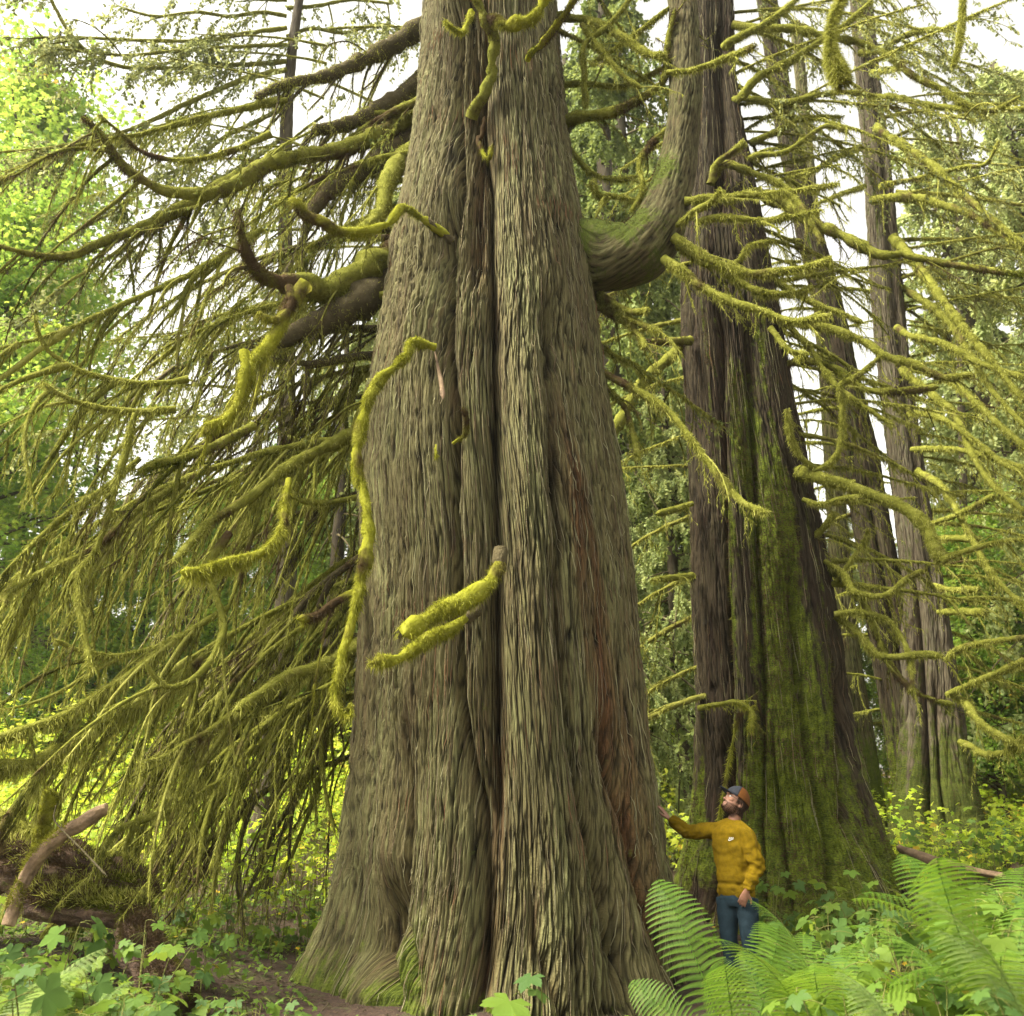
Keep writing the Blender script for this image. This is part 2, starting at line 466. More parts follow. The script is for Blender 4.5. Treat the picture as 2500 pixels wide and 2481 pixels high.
# ------------------------------------------------------------------ trunks
class Trunk:
    def __init__(s, sil, Y, ztop, zbot=-.35, grooves=(), lobes=0.0, nl=9, seed=1, amp=.04, cols=(820, 260), dz=.028,
                 depthk=1.0, moss=None, red=None, sf=9.0, lich=None):
        s.Y = Y; s.seed = seed
        a = []
        for (py, l, r) in sil:
            pl, pr = at(l, py, Y), at(r, py, Y)
            a.append(((pl[2]), (pl[0] + pr[0]) / 2, (pr[0] - pl[0]) / 2))
        a.sort(); a = np.array(a); s.a = a
        zt = min(ztop, 40)
        front = np.linspace(-PI * .56, PI * .56, cols[0])
        back = np.linspace(PI * .56, 2 * PI - PI * .56, cols[1] + 2)[1:-1]
        ph = np.concatenate([front, back]); ph = np.where(ph > PI, ph - 2 * PI, ph)
        z = np.arange(zbot, zt, dz)
        PH, Z = np.meshgrid(ph, z)
        cx, r = s.cx(Z), s.r(Z)
        rm = float(np.median(a[:, 2]))
        arc = PH * rm
        d = np.zeros_like(PH)
        # big lobes of the flared foot
        rl = np.random.default_rng(seed)
        if lobes:
            A = lobes * np.exp(-np.maximum(Z - .0, -.2) / .95) + lobes * .22
            for k in range(1, nl):
                d += A * np.sin(PH * k + rl.random() * 6.28 + .25 * perlin(Z * .3, Z * 0 + k, seed)) * (.7 / nl ** .5)
        # fluting
        d += .06 * rm * perlin(arc * 1.6 / max(rm, .5) * 1.5, Z * .12, seed + 1)
        gm = np.zeros_like(PH)
        for (path, dep, wid) in grooves:
            zz, pp = [], []
            for (py, px) in path:
                Yg = Y
                for _ in range(3):
                    q = at(px, py, Yg)
                    sn = np.clip((q[0] - s.cx(q[2])) / s.r(q[2]), -.97, .97)
                    ang = math.asin(float(sn))
                    Yg = Y - float(s.r(q[2])) * math.cos(ang) * depthk
                zz.append(q[2]); pp.append(ang)
            o = np.argsort(zz); zz = np.array(zz)[o]; pp = np.array(pp)[o]
            pc = np.interp(Z, zz, pp) + .02 * perlin(Z * .9, Z * 0 + 7.7, seed + 5)
            fade = sstep(zz[0] - .6, zz[0] + .2, Z) * (1 - sstep(zz[-1] - .2, zz[-1] + .6, Z))
            dd = np.abs(PH - pc) * r
            prof = np.exp(-(dd / wid) ** 1.25) * fade * (1 + .3 * perlin(Z * 1.3, Z * 0 + 3.1, seed + 9))
            d -= 1.25 * dep * prof + .62 * dep * np.exp(-(dd / (wid * 4.2)) ** 2) * fade
            gm = np.maximum(gm, prof)
        # bark: long wavering furrows between flat fibrous plates
        wx = arc + .035 * perlin(arc * 1.3, Z * .45, seed + 20) + .006 * perlin(arc * 6, Z * 1.3, seed + 21)
        n1 = perlin(wx * sf, Z * .5, seed + 22)
        n2 = perlin(wx * sf * 2.3, Z * .95, seed + 23)
        n3 = perlin(wx * sf * 4.8, Z * 2.2, seed + 24)
        n4 = perlin(wx * sf * 9, Z * 11, seed + 25)
        f1 = sstep(.005, .11, np.abs(n1)); f2 = sstep(.0, .15, np.abs(n2)); f3 = sstep(0, .28, np.abs(n3))
        tone = perlin(arc * .9, Z * .5, seed + 26)
        am = amp * np.clip(1.15 + .9 * tone, .85, 2)
        b = am * (-.62 * (1 - f1) - .50 * (1 - f2) - .26 * (1 - f3) + .16 * n4 + .16 * n1 + .12 * n2)
        pl1 = sstep(-.04, .04, perlin(wx * sf * .95, Z * 1.0, seed + 30)); pl2 = sstep(-.05, .05, perlin(wx * sf * 2.0, Z * 2.1, seed + 31))
        b = b + am * (.30 * (pl1 - .5) + .22 * (pl2 - .5))
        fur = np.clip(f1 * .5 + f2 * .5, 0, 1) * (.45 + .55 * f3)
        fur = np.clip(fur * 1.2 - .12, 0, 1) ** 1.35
        ms = moss(PH, Z, cx + r * np.sin(PH)) if moss else np.zeros_like(PH)
        mc_ = np.clip(ms, 0, 1)
        b = b * (1 - .45 * mc_) + mc_ * (.020 * perlin(arc * 13, Z * 8, seed + 40) + .030 * perlin(arc * 5, Z * 2.6, seed + 41))
        rho = r + (d + b)
        X = cx + rho * np.sin(PH); YY = Y - rho * np.cos(PH) * depthk
        s.P = np.stack([X, YY, Z], -1)
        s.ms = ms; s.shape = PH.shape; s.gm = gm
        rd = red(PH, Z) if red else np.zeros_like(PH)
        rd = np.clip(rd + gm * .35, 0, 1)
        lc_ = lich(PH, Z) if lich else np.zeros_like(PH)
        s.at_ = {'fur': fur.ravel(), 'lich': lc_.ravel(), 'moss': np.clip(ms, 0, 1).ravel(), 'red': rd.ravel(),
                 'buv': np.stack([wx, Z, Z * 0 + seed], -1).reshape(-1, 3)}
        n, k = PH.shape
        i = np.arange(n * k).reshape(n, k); j = np.roll(i, -1, 1)
        s.Q = np.stack([i[:-1], j[:-1], j[1:], i[1:]], -1).reshape(-1, 4)
    def cx(s, z): return np.interp(z, s.a[:, 0], s.a[:, 1])
    def r(s, z):
        lo = s.a[0]
        return np.interp(z, s.a[:, 0], s.a[:, 2])
    def surf(s, px, py):
        """point of the front surface seen at a pixel"""
        Yg = s.Y
        for _ in range(4):
            q = at(px, py, Yg)
            sn = np.clip((q[0] - s.cx(q[2])) / s.r(q[2]), -.98, .98)
            Yg = s.Y - float(s.r(q[2])) * math.sqrt(1 - sn * sn)
        return at(px, py, Yg), Yg
    def build(s, mat, parent, origin):
        return mk('trunk', s.P.reshape(-1, 3), s.Q, None, mat, parent, s.at_, True, origin)
    def tufts(s, k, rng, lmin, lmax, w, thr=.45):
        n, c = s.shape
        P = s.P
        # front columns only plus some of the rest
        ii = rng.integers(1, n - 1, k * 3); jj = rng.integers(1, int(c * .8), k * 3)
        keep = s.ms[ii, jj] + .35 * perlin(jj * .05, ii * .02, 77) > thr + .3 * rng.random(k * 3)
        ii, jj = ii[keep][:k], jj[keep][:k]; m = len(ii)
        p = P[ii, jj]
        nn = np.cross(P[ii, jj + 1] - P[ii, jj - 1], P[ii + 1, jj] - P[ii - 1, jj]); nn = nrm(nn)
        nn = np.where(((p - np.array([0, s.Y, 0]))[:, 1:2] * nn[:, 1:2]) < 0, nn, nn)
        out = nrm(p - np.stack([s.cx(p[:, 2]), np.full(m, s.Y), p[:, 2]], -1))
        sg = np.sign((nn * out).sum(1, keepdims=True)); nn = nn * sg
        L = (lmin + (lmax - lmin) * rng.random((m, 1)) ** 2)
        d = nrm(nn * 1.0 + np.array([0, 0, -.55]) + rng.normal(0, .4, (m, 3)))
        sd_ = nrm(np.cross(d, rng.normal(0, 1, (m, 3)))) * w * (.6 + .8 * rng.random((m, 1)))
        b = p - nn * .004
        return np.stack([b - sd_, b + sd_, b + d * L], 1).reshape(-1, 3), np.arange(3 * m).reshape(m, 3), np.repeat(rng.random(m), 3)

# ------------------------------------------------------------------ branches
def trace(pts, n=None):
    """pts: (px, py, Y, r_in_px)"""
    out = []
    for (px, py, Y, r) in pts:
        p = at(px, py, Y)
        dep = (p[1]) * math.cos(TILT) + (p[2] - 1.7) * math.sin(TILT)
        out.append([*p, r * dep / FPX])
    out = np.array(out)
    L = np.linalg.norm(np.diff(out[:, :3], axis=0), axis=1).sum()
    if n is None: n = int(max(8, L / .07))
    return resample(out, n), L

def limb(parent, origin, P4, rng, mat='moss_limb', mossmat='moss', sec=0, seclen=(.6, 1.6), secdir=(0, 0, -1), droop=.35,
         ter=5, fuzz=260, fl=(.03, .10), fw=.006, secr=.011, name='branch', sides=9, start=.12, leaf=0, leafmat='conifer', curl=.3,
         fuzz2=90, bare=0.0, lsz=(.025, .06), dn=.8, ot=.35, irr=0.0, wob=.006, tl=(.15, .5), sd=.35, topfuzz=.5, lump=.06):
    P, Rr = P4[:, :3].copy(), np.maximum(P4[:, 3], .003)
    n = len(P)
    t = np.arange(n)
    P[1:] += (np.stack([perlin(t * .35, t * 0 + k, int(rng.integers(1e6))) for k in range(3)], -1) * wob * (1 + Rr * 12)[:, None])[1:]
    Rr = Rr * (1 + (.16 + irr) * perlin(t * (.6 - irr * .5), t * 0 + .5, int(rng.integers(1e6))) + irr * .8 * perlin(t * .9, t * 0 + .5, int(rng.integers(1e6))))
    wood, fur, lv = Acc(), Acc(), Acc()
    V, Qd = tubes(P, Rr, sides, lump=lump, rng=rng)
    wood.add(V, Qd, None, .5)
    mask = np.ones((1, n)); mask[0] = np.clip(.8 + 1.5 * perlin(t * .28, t * 0 + .3, int(rng.integers(1e6))), .15, 2) if irr else 1; mask[0, :max(1, int(n * bare))] = 0
    if fuzz:
        V, T, a = strands(P, Rr, fuzz, fl[0], fl[1], fw, rng, mask=mask, out=.5)
        if len(V): fur.add(V, None, T, a)
        V, T, a = strands(P, Rr, fuzz * topfuzz, .008 + Rr.mean() * .2, .02 + Rr.mean() * .5, fw, rng, down=.1, out=1.0, mask=mask)
        if len(V): fur.add(V, None, T, a)
    if sec:
        L = np.linalg.norm(np.diff(P, axis=0), axis=1).sum()
        k = max(1, int(L * sec))
        u = start + (1 - start) * rng.random(k)
        ii = np.clip((u * (n - 1)).astype(int), 0, n - 2)
        f = (u * (n - 1) - ii)[:, None]
        p0 = P[ii] * (1 - f) + P[ii + 1] * f
        td = nrm(P[ii + 1] - P[ii])
        d0 = td * rng.uniform(.2, 1.0, (k, 1)) + np.array(secdir) * rng.uniform(.3, 1.1, (k, 1)) + rng.normal(0, sd, (k, 3))
        Ls = rng.uniform(seclen[0], seclen[1], k) * (1 - .35 * u)
        ns = 12
        S = grow(p0, d0, Ls, ns, rng.uniform(.3, 1.4, k) * droop, .23, rng, curl)
        tt = np.linspace(0, 1, ns)
        SR = (secr * rng.uniform(.5, 1.5, (k, 1)) * np.where(rng.random((k, 1)) < .14, 1.9, 1.0)) * (1.15 - .75 * tt)[None]
        SR *= 1 + rng.normal(0, .12, SR.shape)
        V, Qd = tubes(S, SR, 5)
        wood.add(V, Qd, None, np.repeat(rng.random(k), ns * 5))
        if fuzz2:
            V, T, a = strands(S, SR, fuzz2, fl[0] * .8, fl[1], fw * .9, rng, out=ot, down=dn)
            if len(V): fur.add(V, None, T, a)
        if ter:
            kk = k * ter
            si = np.repeat(np.arange(k), ter); ti = rng.integers(1, ns - 1, kk)
            p0 = S[si, ti]; td = nrm(S[si, ti + 1] - S[si, ti])
            d0 = td * .8 + rng.normal(0, .42, (kk, 3)) + np.array(secdir) * .35
            TP = grow(p0, d0, rng.uniform(tl[0], tl[1], kk), 6, rng.uniform(0.2, 1, kk) * droop, .2, rng, curl)
            TR = (secr * .38) * (1.2 - .8 * np.linspace(0, 1, 6))[None] * rng.uniform(.5, 1.4, (kk, 1))
            V, Qd = tubes(TP, TR, 3)
            wood.add(V, Qd, None, np.repeat(rng.random(kk), 18))
            if fuzz2:
                V, T, a = strands(TP, TR, fuzz2 * .55, fl[0] * .6, fl[1] * .7, fw * .8, rng, out=ot, down=dn)
                if len(V): fur.add(V, None, T, a)
            if leaf:
                V, T, a = spray(TP, leaf, rng, lsz)
                lv.add(V, None, T, a)
    o = wood.build(name, M[mat], parent, origin)
    if fur.n: fur.build('moss', M[mossmat], o, origin, smooth=False)
    if lv.n: lv.build('foliage', M[leafmat], o, origin, smooth=False)
    return o

def spray(TP, per, rng, size=(.025, .06)):
    """flat scaly cedar sprays along twigs TP (m,n,3): small forked slivers"""
    m, n, _ = TP.shape
    k = m * per
    si = np.repeat(np.arange(m), per); u = rng.random(k) * (n - 1.001); ii = u.astype(int); f = (u - ii)[:, None]
    p = TP[si, ii] * (1 - f) + TP[si, ii + 1] * f
    td = nrm(TP[si, ii + 1] - TP[si, ii])
    d = nrm(td * .7 + rng.normal(0, .6, (k, 3)) + np.array([0, 0, -.35]))
    sdv = nrm(np.cross(d, rng.normal(0, 1, (k, 3))))
    L = rng.uniform(size[0], size[1], (k, 1)) ; w_ = L * .28
    V = np.stack([p, p + d * L * .55 - sdv * w_, p + d * L, p + d * L * .6 + sdv * w_], 1).reshape(-1, 3)
    b = np.arange(k)[:, None] * 4
    T = np.concatenate([b + [0, 1, 2], b + [0, 2, 3]], 0)
    return V, T, np.repeat(rng.random(k), 4)

# ================================================================== giant cedar
rg = np.random.default_rng(11)
def gmoss(PH, Z, X):
    # green foot between the two left buttresses, light elsewhere
    a = .46 * np.exp(-((PH + .62) / .20) ** 2) * sstep(1.3, .3, Z)
    a += .30 * np.exp(-((PH + 1.25) / .3) ** 2) * sstep(1.0, .2, Z) + .22 * sstep(.5, -.1, Z)
    a += .16 + .10 * perlin(PH * 3, Z * .35, 91)
    return a + .10 * np.exp(-((PH + .2) / .15) ** 2)
def gred(PH, Z):
    c = np.interp(Z, [0, 2, 3.5, 5.2, 7], [1.05, .80, .68, .60, .5])
    wdt = np.interp(Z, [0, 1.5, 3, 4.5, 5.6], [.08, .15, .15, .11, .03])
    a = np.exp(-np.abs((PH - c) / wdt) ** 6) * sstep(-.2, .8, Z) * sstep(6.2, 4.6, Z)
    a = a * (.75 + .5 * perlin(PH * 9, Z * .7, 55))
    b = .55 * np.exp(-((PH - np.interp(Z, [0, 3], [-.08, -.05])) / .045) ** 2) * sstep(3.6, 2.2, Z)
    u = np.exp(-((PH + .12) / .11) ** 2) * sstep(6.2, 7.5, Z) * .45
    return np.clip(a + b + u, 0, 1)
G = Trunk([(-500, 1058, 1325), (0, 1045, 1355), (200, 1028, 1370), (400, 1008, 1396), (600, 970, 1432), (800, 948, 1462), (1000, 916, 1487),
           (1200, 905, 1520), (1400, 912, 1546), (1600, 906, 1564), (1800, 894, 1586), (2000, 876, 1612), (2100, 862, 1624),
           (2200, 842, 1636), (2300, 812, 1648), (2380, 778, 1662), (2480, 750, 1680)], 9.6, 15.5,
          grooves=[([(2420, 1178), (2000, 1172), (1700, 1112), (1300, 1100), (1000, 1100), (800, 1085), (600, 1075), (450, 1105), (250, 1095), (60, 1100)], .20, .045),
                   ([(1950, 1215), (1600, 1208), (1300, 1216), (1000, 1212), (800, 1210), (600, 1200), (420, 1205), (280, 1170), (60, 1190)], .24, .05),
                   ([(2350, 1530), (2000, 1440), (1700, 1395), (1450, 1375), (1200, 1365), (980, 1355), (780, 1345)], .15, .04),
                   ([(2420, 1000), (2250, 935), (2100, 968), (1850, 985)], .12, .06),
                   ([(2450, 905), (2340, 880), (2250, 905)], .26, .11),
                   ([(2400, 1640), (2200, 1580), (2000, 1540), (1850, 1500)], .14, .05),
                   ([(2470, 1370), (2300, 1310), (2100, 1290)], .09, .05),
                   ([(620, 1150), (400, 1165), (250, 1150), (0, 1140)], .16, .12)],
          lobes=.20, nl=12, seed=4, amp=.052, cols=(1050, 260), dz=.022, depthk=.92, moss=gmoss, red=gred, sf=8.6,
          lich=lambda PH, Z: -.12 + .30 * np.exp(-((PH - .28) / .22) ** 2) + .12 * np.exp(-((PH + .15) / .1) ** 2) * (Z < 6) - .18 * sstep(.7, 1.2, PH))
cedar_o = (float(G.cx(0.)), 9.6, 0.0)
cedar = empty('giant_cedar', cedar_o, 'giant old cedar with fluted grey green bark filling the centre of the photo', 'tree')
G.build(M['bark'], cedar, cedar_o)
a = Acc(); V, T, r_ = G.tufts(26000, rg, .006, .03, .0035, thr=.30); a.add(V, None, T, r_)
a.build('moss', M['moss_dark'], cedar, cedar_o, smooth=False)
# peeling fibres
def fibres(TR, k, rng, name, parent, origin, mat):
    n, c = TR.shape
    ii = rng.integers(4, n - 40, k); jj = rng.integers(2, int(c * .78), k)
    L = rng.integers(6, 34, k); dr = rng.normal(0, 2.2, k)
    m_ = 7
    P = np.zeros((k, m_, 3))
    for q in range(m_):
        f = q / (m_ - 1)
        row = np.clip((ii + L * f).astype(int), 0, n - 1); col = np.clip((jj + dr * f).astype(int), 0, c - 1)
        p = TR.P[row, col]
        out = nrm(p - np.stack([TR.cx(p[:, 2]), np.full(k, TR.Y), p[:, 2]], -1))
        lift = (.012 + .035 * (1 - f) ** 2 * rng.random(k))[:, None]
        P[:, q] = p + out * lift
    Rr = rng.uniform(.0022, .0065, (k, 1)) * np.sin(np.linspace(.25, 2.9, m_))[None]
    V, Q_ = tubes(P, Rr, 3)
    A = Acc(); A.add(V, Q_, None, np.repeat(rng.random(k), m_ * 3)); A.build(name, mat, parent, origin)
M['fibre'] = moss_material('peeling bark strip', (.13, .09, .06), (.25, .22, .13), (.36, .34, .19), trans=0, brown=(.19, .11, .06), bf=.25)
fibres(G, 2600, rg, 'bark_strips', cedar, cedar_o, M['fibre'])

def S(*a): return [tuple(x) for x in a]
def L_(pts, Y0, Y1, r0, r1):
    n = len(pts)
    return [(x, y, Y0 + (Y1 - Y0) * i / (n - 1), r0 + (r1 - r0) * i / (n - 1)) for i, (x, y) in enumerate(pts)]

# --- the few thick branches in front of the trunk
front = [
 (L_([(1222, 1345), (1212, 1400), (1175, 1440), (1110, 1478), (1050, 1505), (1010, 1530), (985, 1552)], 8.1, 7.3, 17, 20), dict(bare=.14, fuzz=3600, fl=(.02, .10))),
 (L_([(1165, 1492), (1130, 1516), (1080, 1545), (1035, 1568), (985, 1602), (940, 1612), (904, 1620)], 8.1, 7.4, 12, 15), dict(bare=.18, fuzz=2800, fl=(.02, .08))),
 (L_([(1105, 590), (1068, 560), (1030, 533), (985, 506), (962, 530), (930, 556), (880, 566), (830, 564), (780, 545), (735, 510), (712, 478)], 8.8, 8.0, 9, 12), dict(bare=.2, fuzz=1800, fl=(.02, .09))),
 (L_([(1062, 848), (1035, 840), (1004, 836), (998, 862), (970, 890), (925, 928), (900, 975), (880, 1050), (870, 1130), (885, 1190), (897, 1270), (896, 1340), (892, 1400)], 8.3, 7.7, 9, 14), dict(fuzz=2200, fl=(.02, .08))),
 (L_([(897, 1330), (880, 1420), (868, 1480), (848, 1560), (828, 1640), (818, 1700), (832, 1745), (850, 1752), (858, 1715)], 7.75, 7.5, 11, 8), dict(fuzz=1700, fl=(.02, .10))),
 (L_([(1152, 285), (1160, 262), (1181, 235), (1195, 190), (1207, 130), (1203, 85), (1188, 50), (1165, 10), (1150, -60)], 8.9, 8.3, 15, 11), dict(fuzz=1500, mat='moss_limb', mossmat='moss_dark', fl=(.015, .05))),
 (L_([(1186, 48), (1210, 50), (1238, 62), (1275, 58), (1310, 34), (1345, -20), (1380, -90)], 8.45, 8.0, 12, 12), dict(fuzz=2600, fl=(.02, .10))),
 (L_([(1150, 30), (1140, 60), (1125, 85), (1100, 62), (1088, 50)], 8.6, 8.2, 8, 4), dict(fuzz=900)),
 (L_([(1288, 146), (1310, 118), (1345, 80), (1392, 14), (1420, -30)], 8.7, 7.9, 8, 8), dict(fuzz=800, mossmat='moss_dark')),
 (L_([(1171, 340), (1180, 310), (1185, 285)], 8.8, 8.7, 5, 5), dict(fuzz=300)),
 (L_([(1168, 335), (1175, 365), (1192, 388), (1204, 350)], 8.85, 8.7, 6, 5), dict(fuzz=300)),
 (L_([(1106, 1083), (1120, 1074), (1136, 1060), (1142, 1035), (1136, 1010), (1126, 992)], 8.5, 8.2, 4, 9), dict(fuzz=1500, fl=(.02, .07))),
 (L_([(1064, 1085), (1065, 1100), (1064, 1118)], 8.5, 8.45, 4, 3), dict(fuzz=700, fl=(.03, .07))),
]
for p_, kw in front:
    pp, L = trace(p_)
    q0, yg = G.surf(p_[0][0], p_[0][1])
    if not (p_[0][0] < 1000): p_[0] = (p_[0][0], p_[0][1], yg + (.95 if 1150 < p_[0][0] < 1230 else .5), p_[0][3])
    k_ = dict(irr=.32, wob=.02, mat='moss_bright', mossmat='moss_bright', fw=.0032, sec=0, fuzz=1200, sides=10, topfuzz=.8, lump=.1); k_.update(kw)
    bo_ = limb(cedar, cedar_o, pp, rg, **k_)
    if k_.get('bare'):
        n_ = max(4, int(len(pp) * (k_['bare'] + .05)))
        Ab = Acc(); Vb, Qb = tubes(pp[:n_, :3], pp[:n_, 3] * 1.12, 10, lump=.08, rng=rg); Ab.add(Vb, Qb, None, .5); Ab.build('bare_base', M['dead'], bo_, cedar_o)
# broken pale wood splinter stuck in the cleft
A = Acc()
pp, _ = trace([(1062, 860, 8.35, 2), (1070, 900, 8.3, 4), (1078, 940, 8.25, 6), (1082, 975, 8.2, 8)], 10)
V, Q_ = tubes(pp[:, :3], pp[:, 3], 7, lump=.1, rng=rg); A.add(V, Q_); A.build('broken_stub', M['wood'], cedar, cedar_o)

# --- the elbow limb that turns up into a second stem, right
pp, _ = trace([(1370, 655, 9.6, 142), (1410, 645, 9.5, 118), (1455, 630, 9.4, 94), (1510, 628, 9.3, 82), (1560, 612, 9.25, 78), (1598, 570, 9.2, 70), (1620, 520, 9.2, 60), (1640, 455, 9.2, 52), (1656, 380, 9.2, 46),
               (1668, 290, 9.2, 43), (1672, 200, 9.2, 41), (1670, 100, 9.2, 38), (1664, 0, 9.2, 35), (1655, -120, 9.2, 32), (1650, -300, 9.2, 28)], 150)
def bark_tube(P4, sides, name, parent, origin, mat, amp=.012, mossfn=None, seed=3, sf=12, vs=1.0):
    P, Rr = P4[:, :3], P4[:, 3]
    n = len(P)
    s_ = np.concatenate([[0], np.cumsum(np.linalg.norm(np.diff(P, axis=0), axis=1))])
    th = np.arange(sides) / sides * 2 * PI
    TH, SS = np.meshgrid(th, s_)
    ax = TH * Rr.mean()
    # sample noise on a circle-free arc (seam hidden at the back)
    ax = ax + .03 * perlin(SS * 1.7, TH, seed + 7); n1 = perlin(ax * sf, SS * 2.4, seed); n2 = perlin(ax * sf * 2.3, SS * 5.5, seed + 1)
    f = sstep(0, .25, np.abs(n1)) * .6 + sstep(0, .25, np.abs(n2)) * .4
    dv = amp * (f - 1 + .6 * perlin(ax * 3, SS * 1.1, seed + 2) * 2)
    V, Qd = tubes(P, Rr, sides, cap=False)
    V = V.reshape(n, sides, 3)
    V = V + nrm(V - P[:, None, :]) * dv[..., None]
    nm = nrm(V - P[:, None, :])
    ms = mossfn(V, nm, SS) if mossfn else np.zeros((n, sides))
    return mk(name, V.reshape(-1, 3), Qd, None, mat, parent,
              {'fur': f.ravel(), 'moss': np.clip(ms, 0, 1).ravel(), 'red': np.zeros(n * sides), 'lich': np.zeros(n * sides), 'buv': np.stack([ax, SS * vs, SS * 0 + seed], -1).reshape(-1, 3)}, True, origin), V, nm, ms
def jm(V, nm, SS):
    side = np.clip(-nm[..., 0] * .5 + nm[..., 2] * .4 + .3, 0, 1)
    q = perlin(V[..., 0] * 3.3 + V[..., 1] * 2, V[..., 2] * 2.2, 61)
    return .16 + .62 * side * sstep(10.9, 8.4, V[..., 2]) + .42 * q * sstep(10.5, 8.5, V[..., 2]) + .12 * sstep(8.6, 7.9, V[..., 2])
jo, JV, JN, JM = bark_tube(pp, 110, 'elbow_limb', cedar, cedar_o, M['bark'], amp=.026, mossfn=jm, seed=31, sf=20, vs=4.0)
jo['label'] = 'thick elbow shaped limb turning straight up beside the trunk'
k = 30000
ii = rg.integers(0, JV.shape[0], k); jj = rg.integers(0, 110, k)
kp = (JM[ii, jj] > .55 + .3 * rg.random(k)); ii, jj = ii[kp], jj[kp]; k = len(ii)
b = JV[ii, jj] + rg.normal(0, .012, (k, 3)); d = nrm(JN[ii, jj] + rg.normal(0, .5, (k, 3)) + [0, 0, -.4]); sv = nrm(np.cross(d, rg.normal(0, 1, (k, 3)))) * .004
A = Acc(); A.add(np.stack([b - sv, b + sv, b + d * rg.uniform(.015, .05, (k, 1))], 1).reshape(-1, 3), None, np.arange(3 * k).reshape(k, 3), np.repeat(rg.random(k), 3))
A.build('moss', M['moss_dark'], jo, cedar_o, smooth=False)

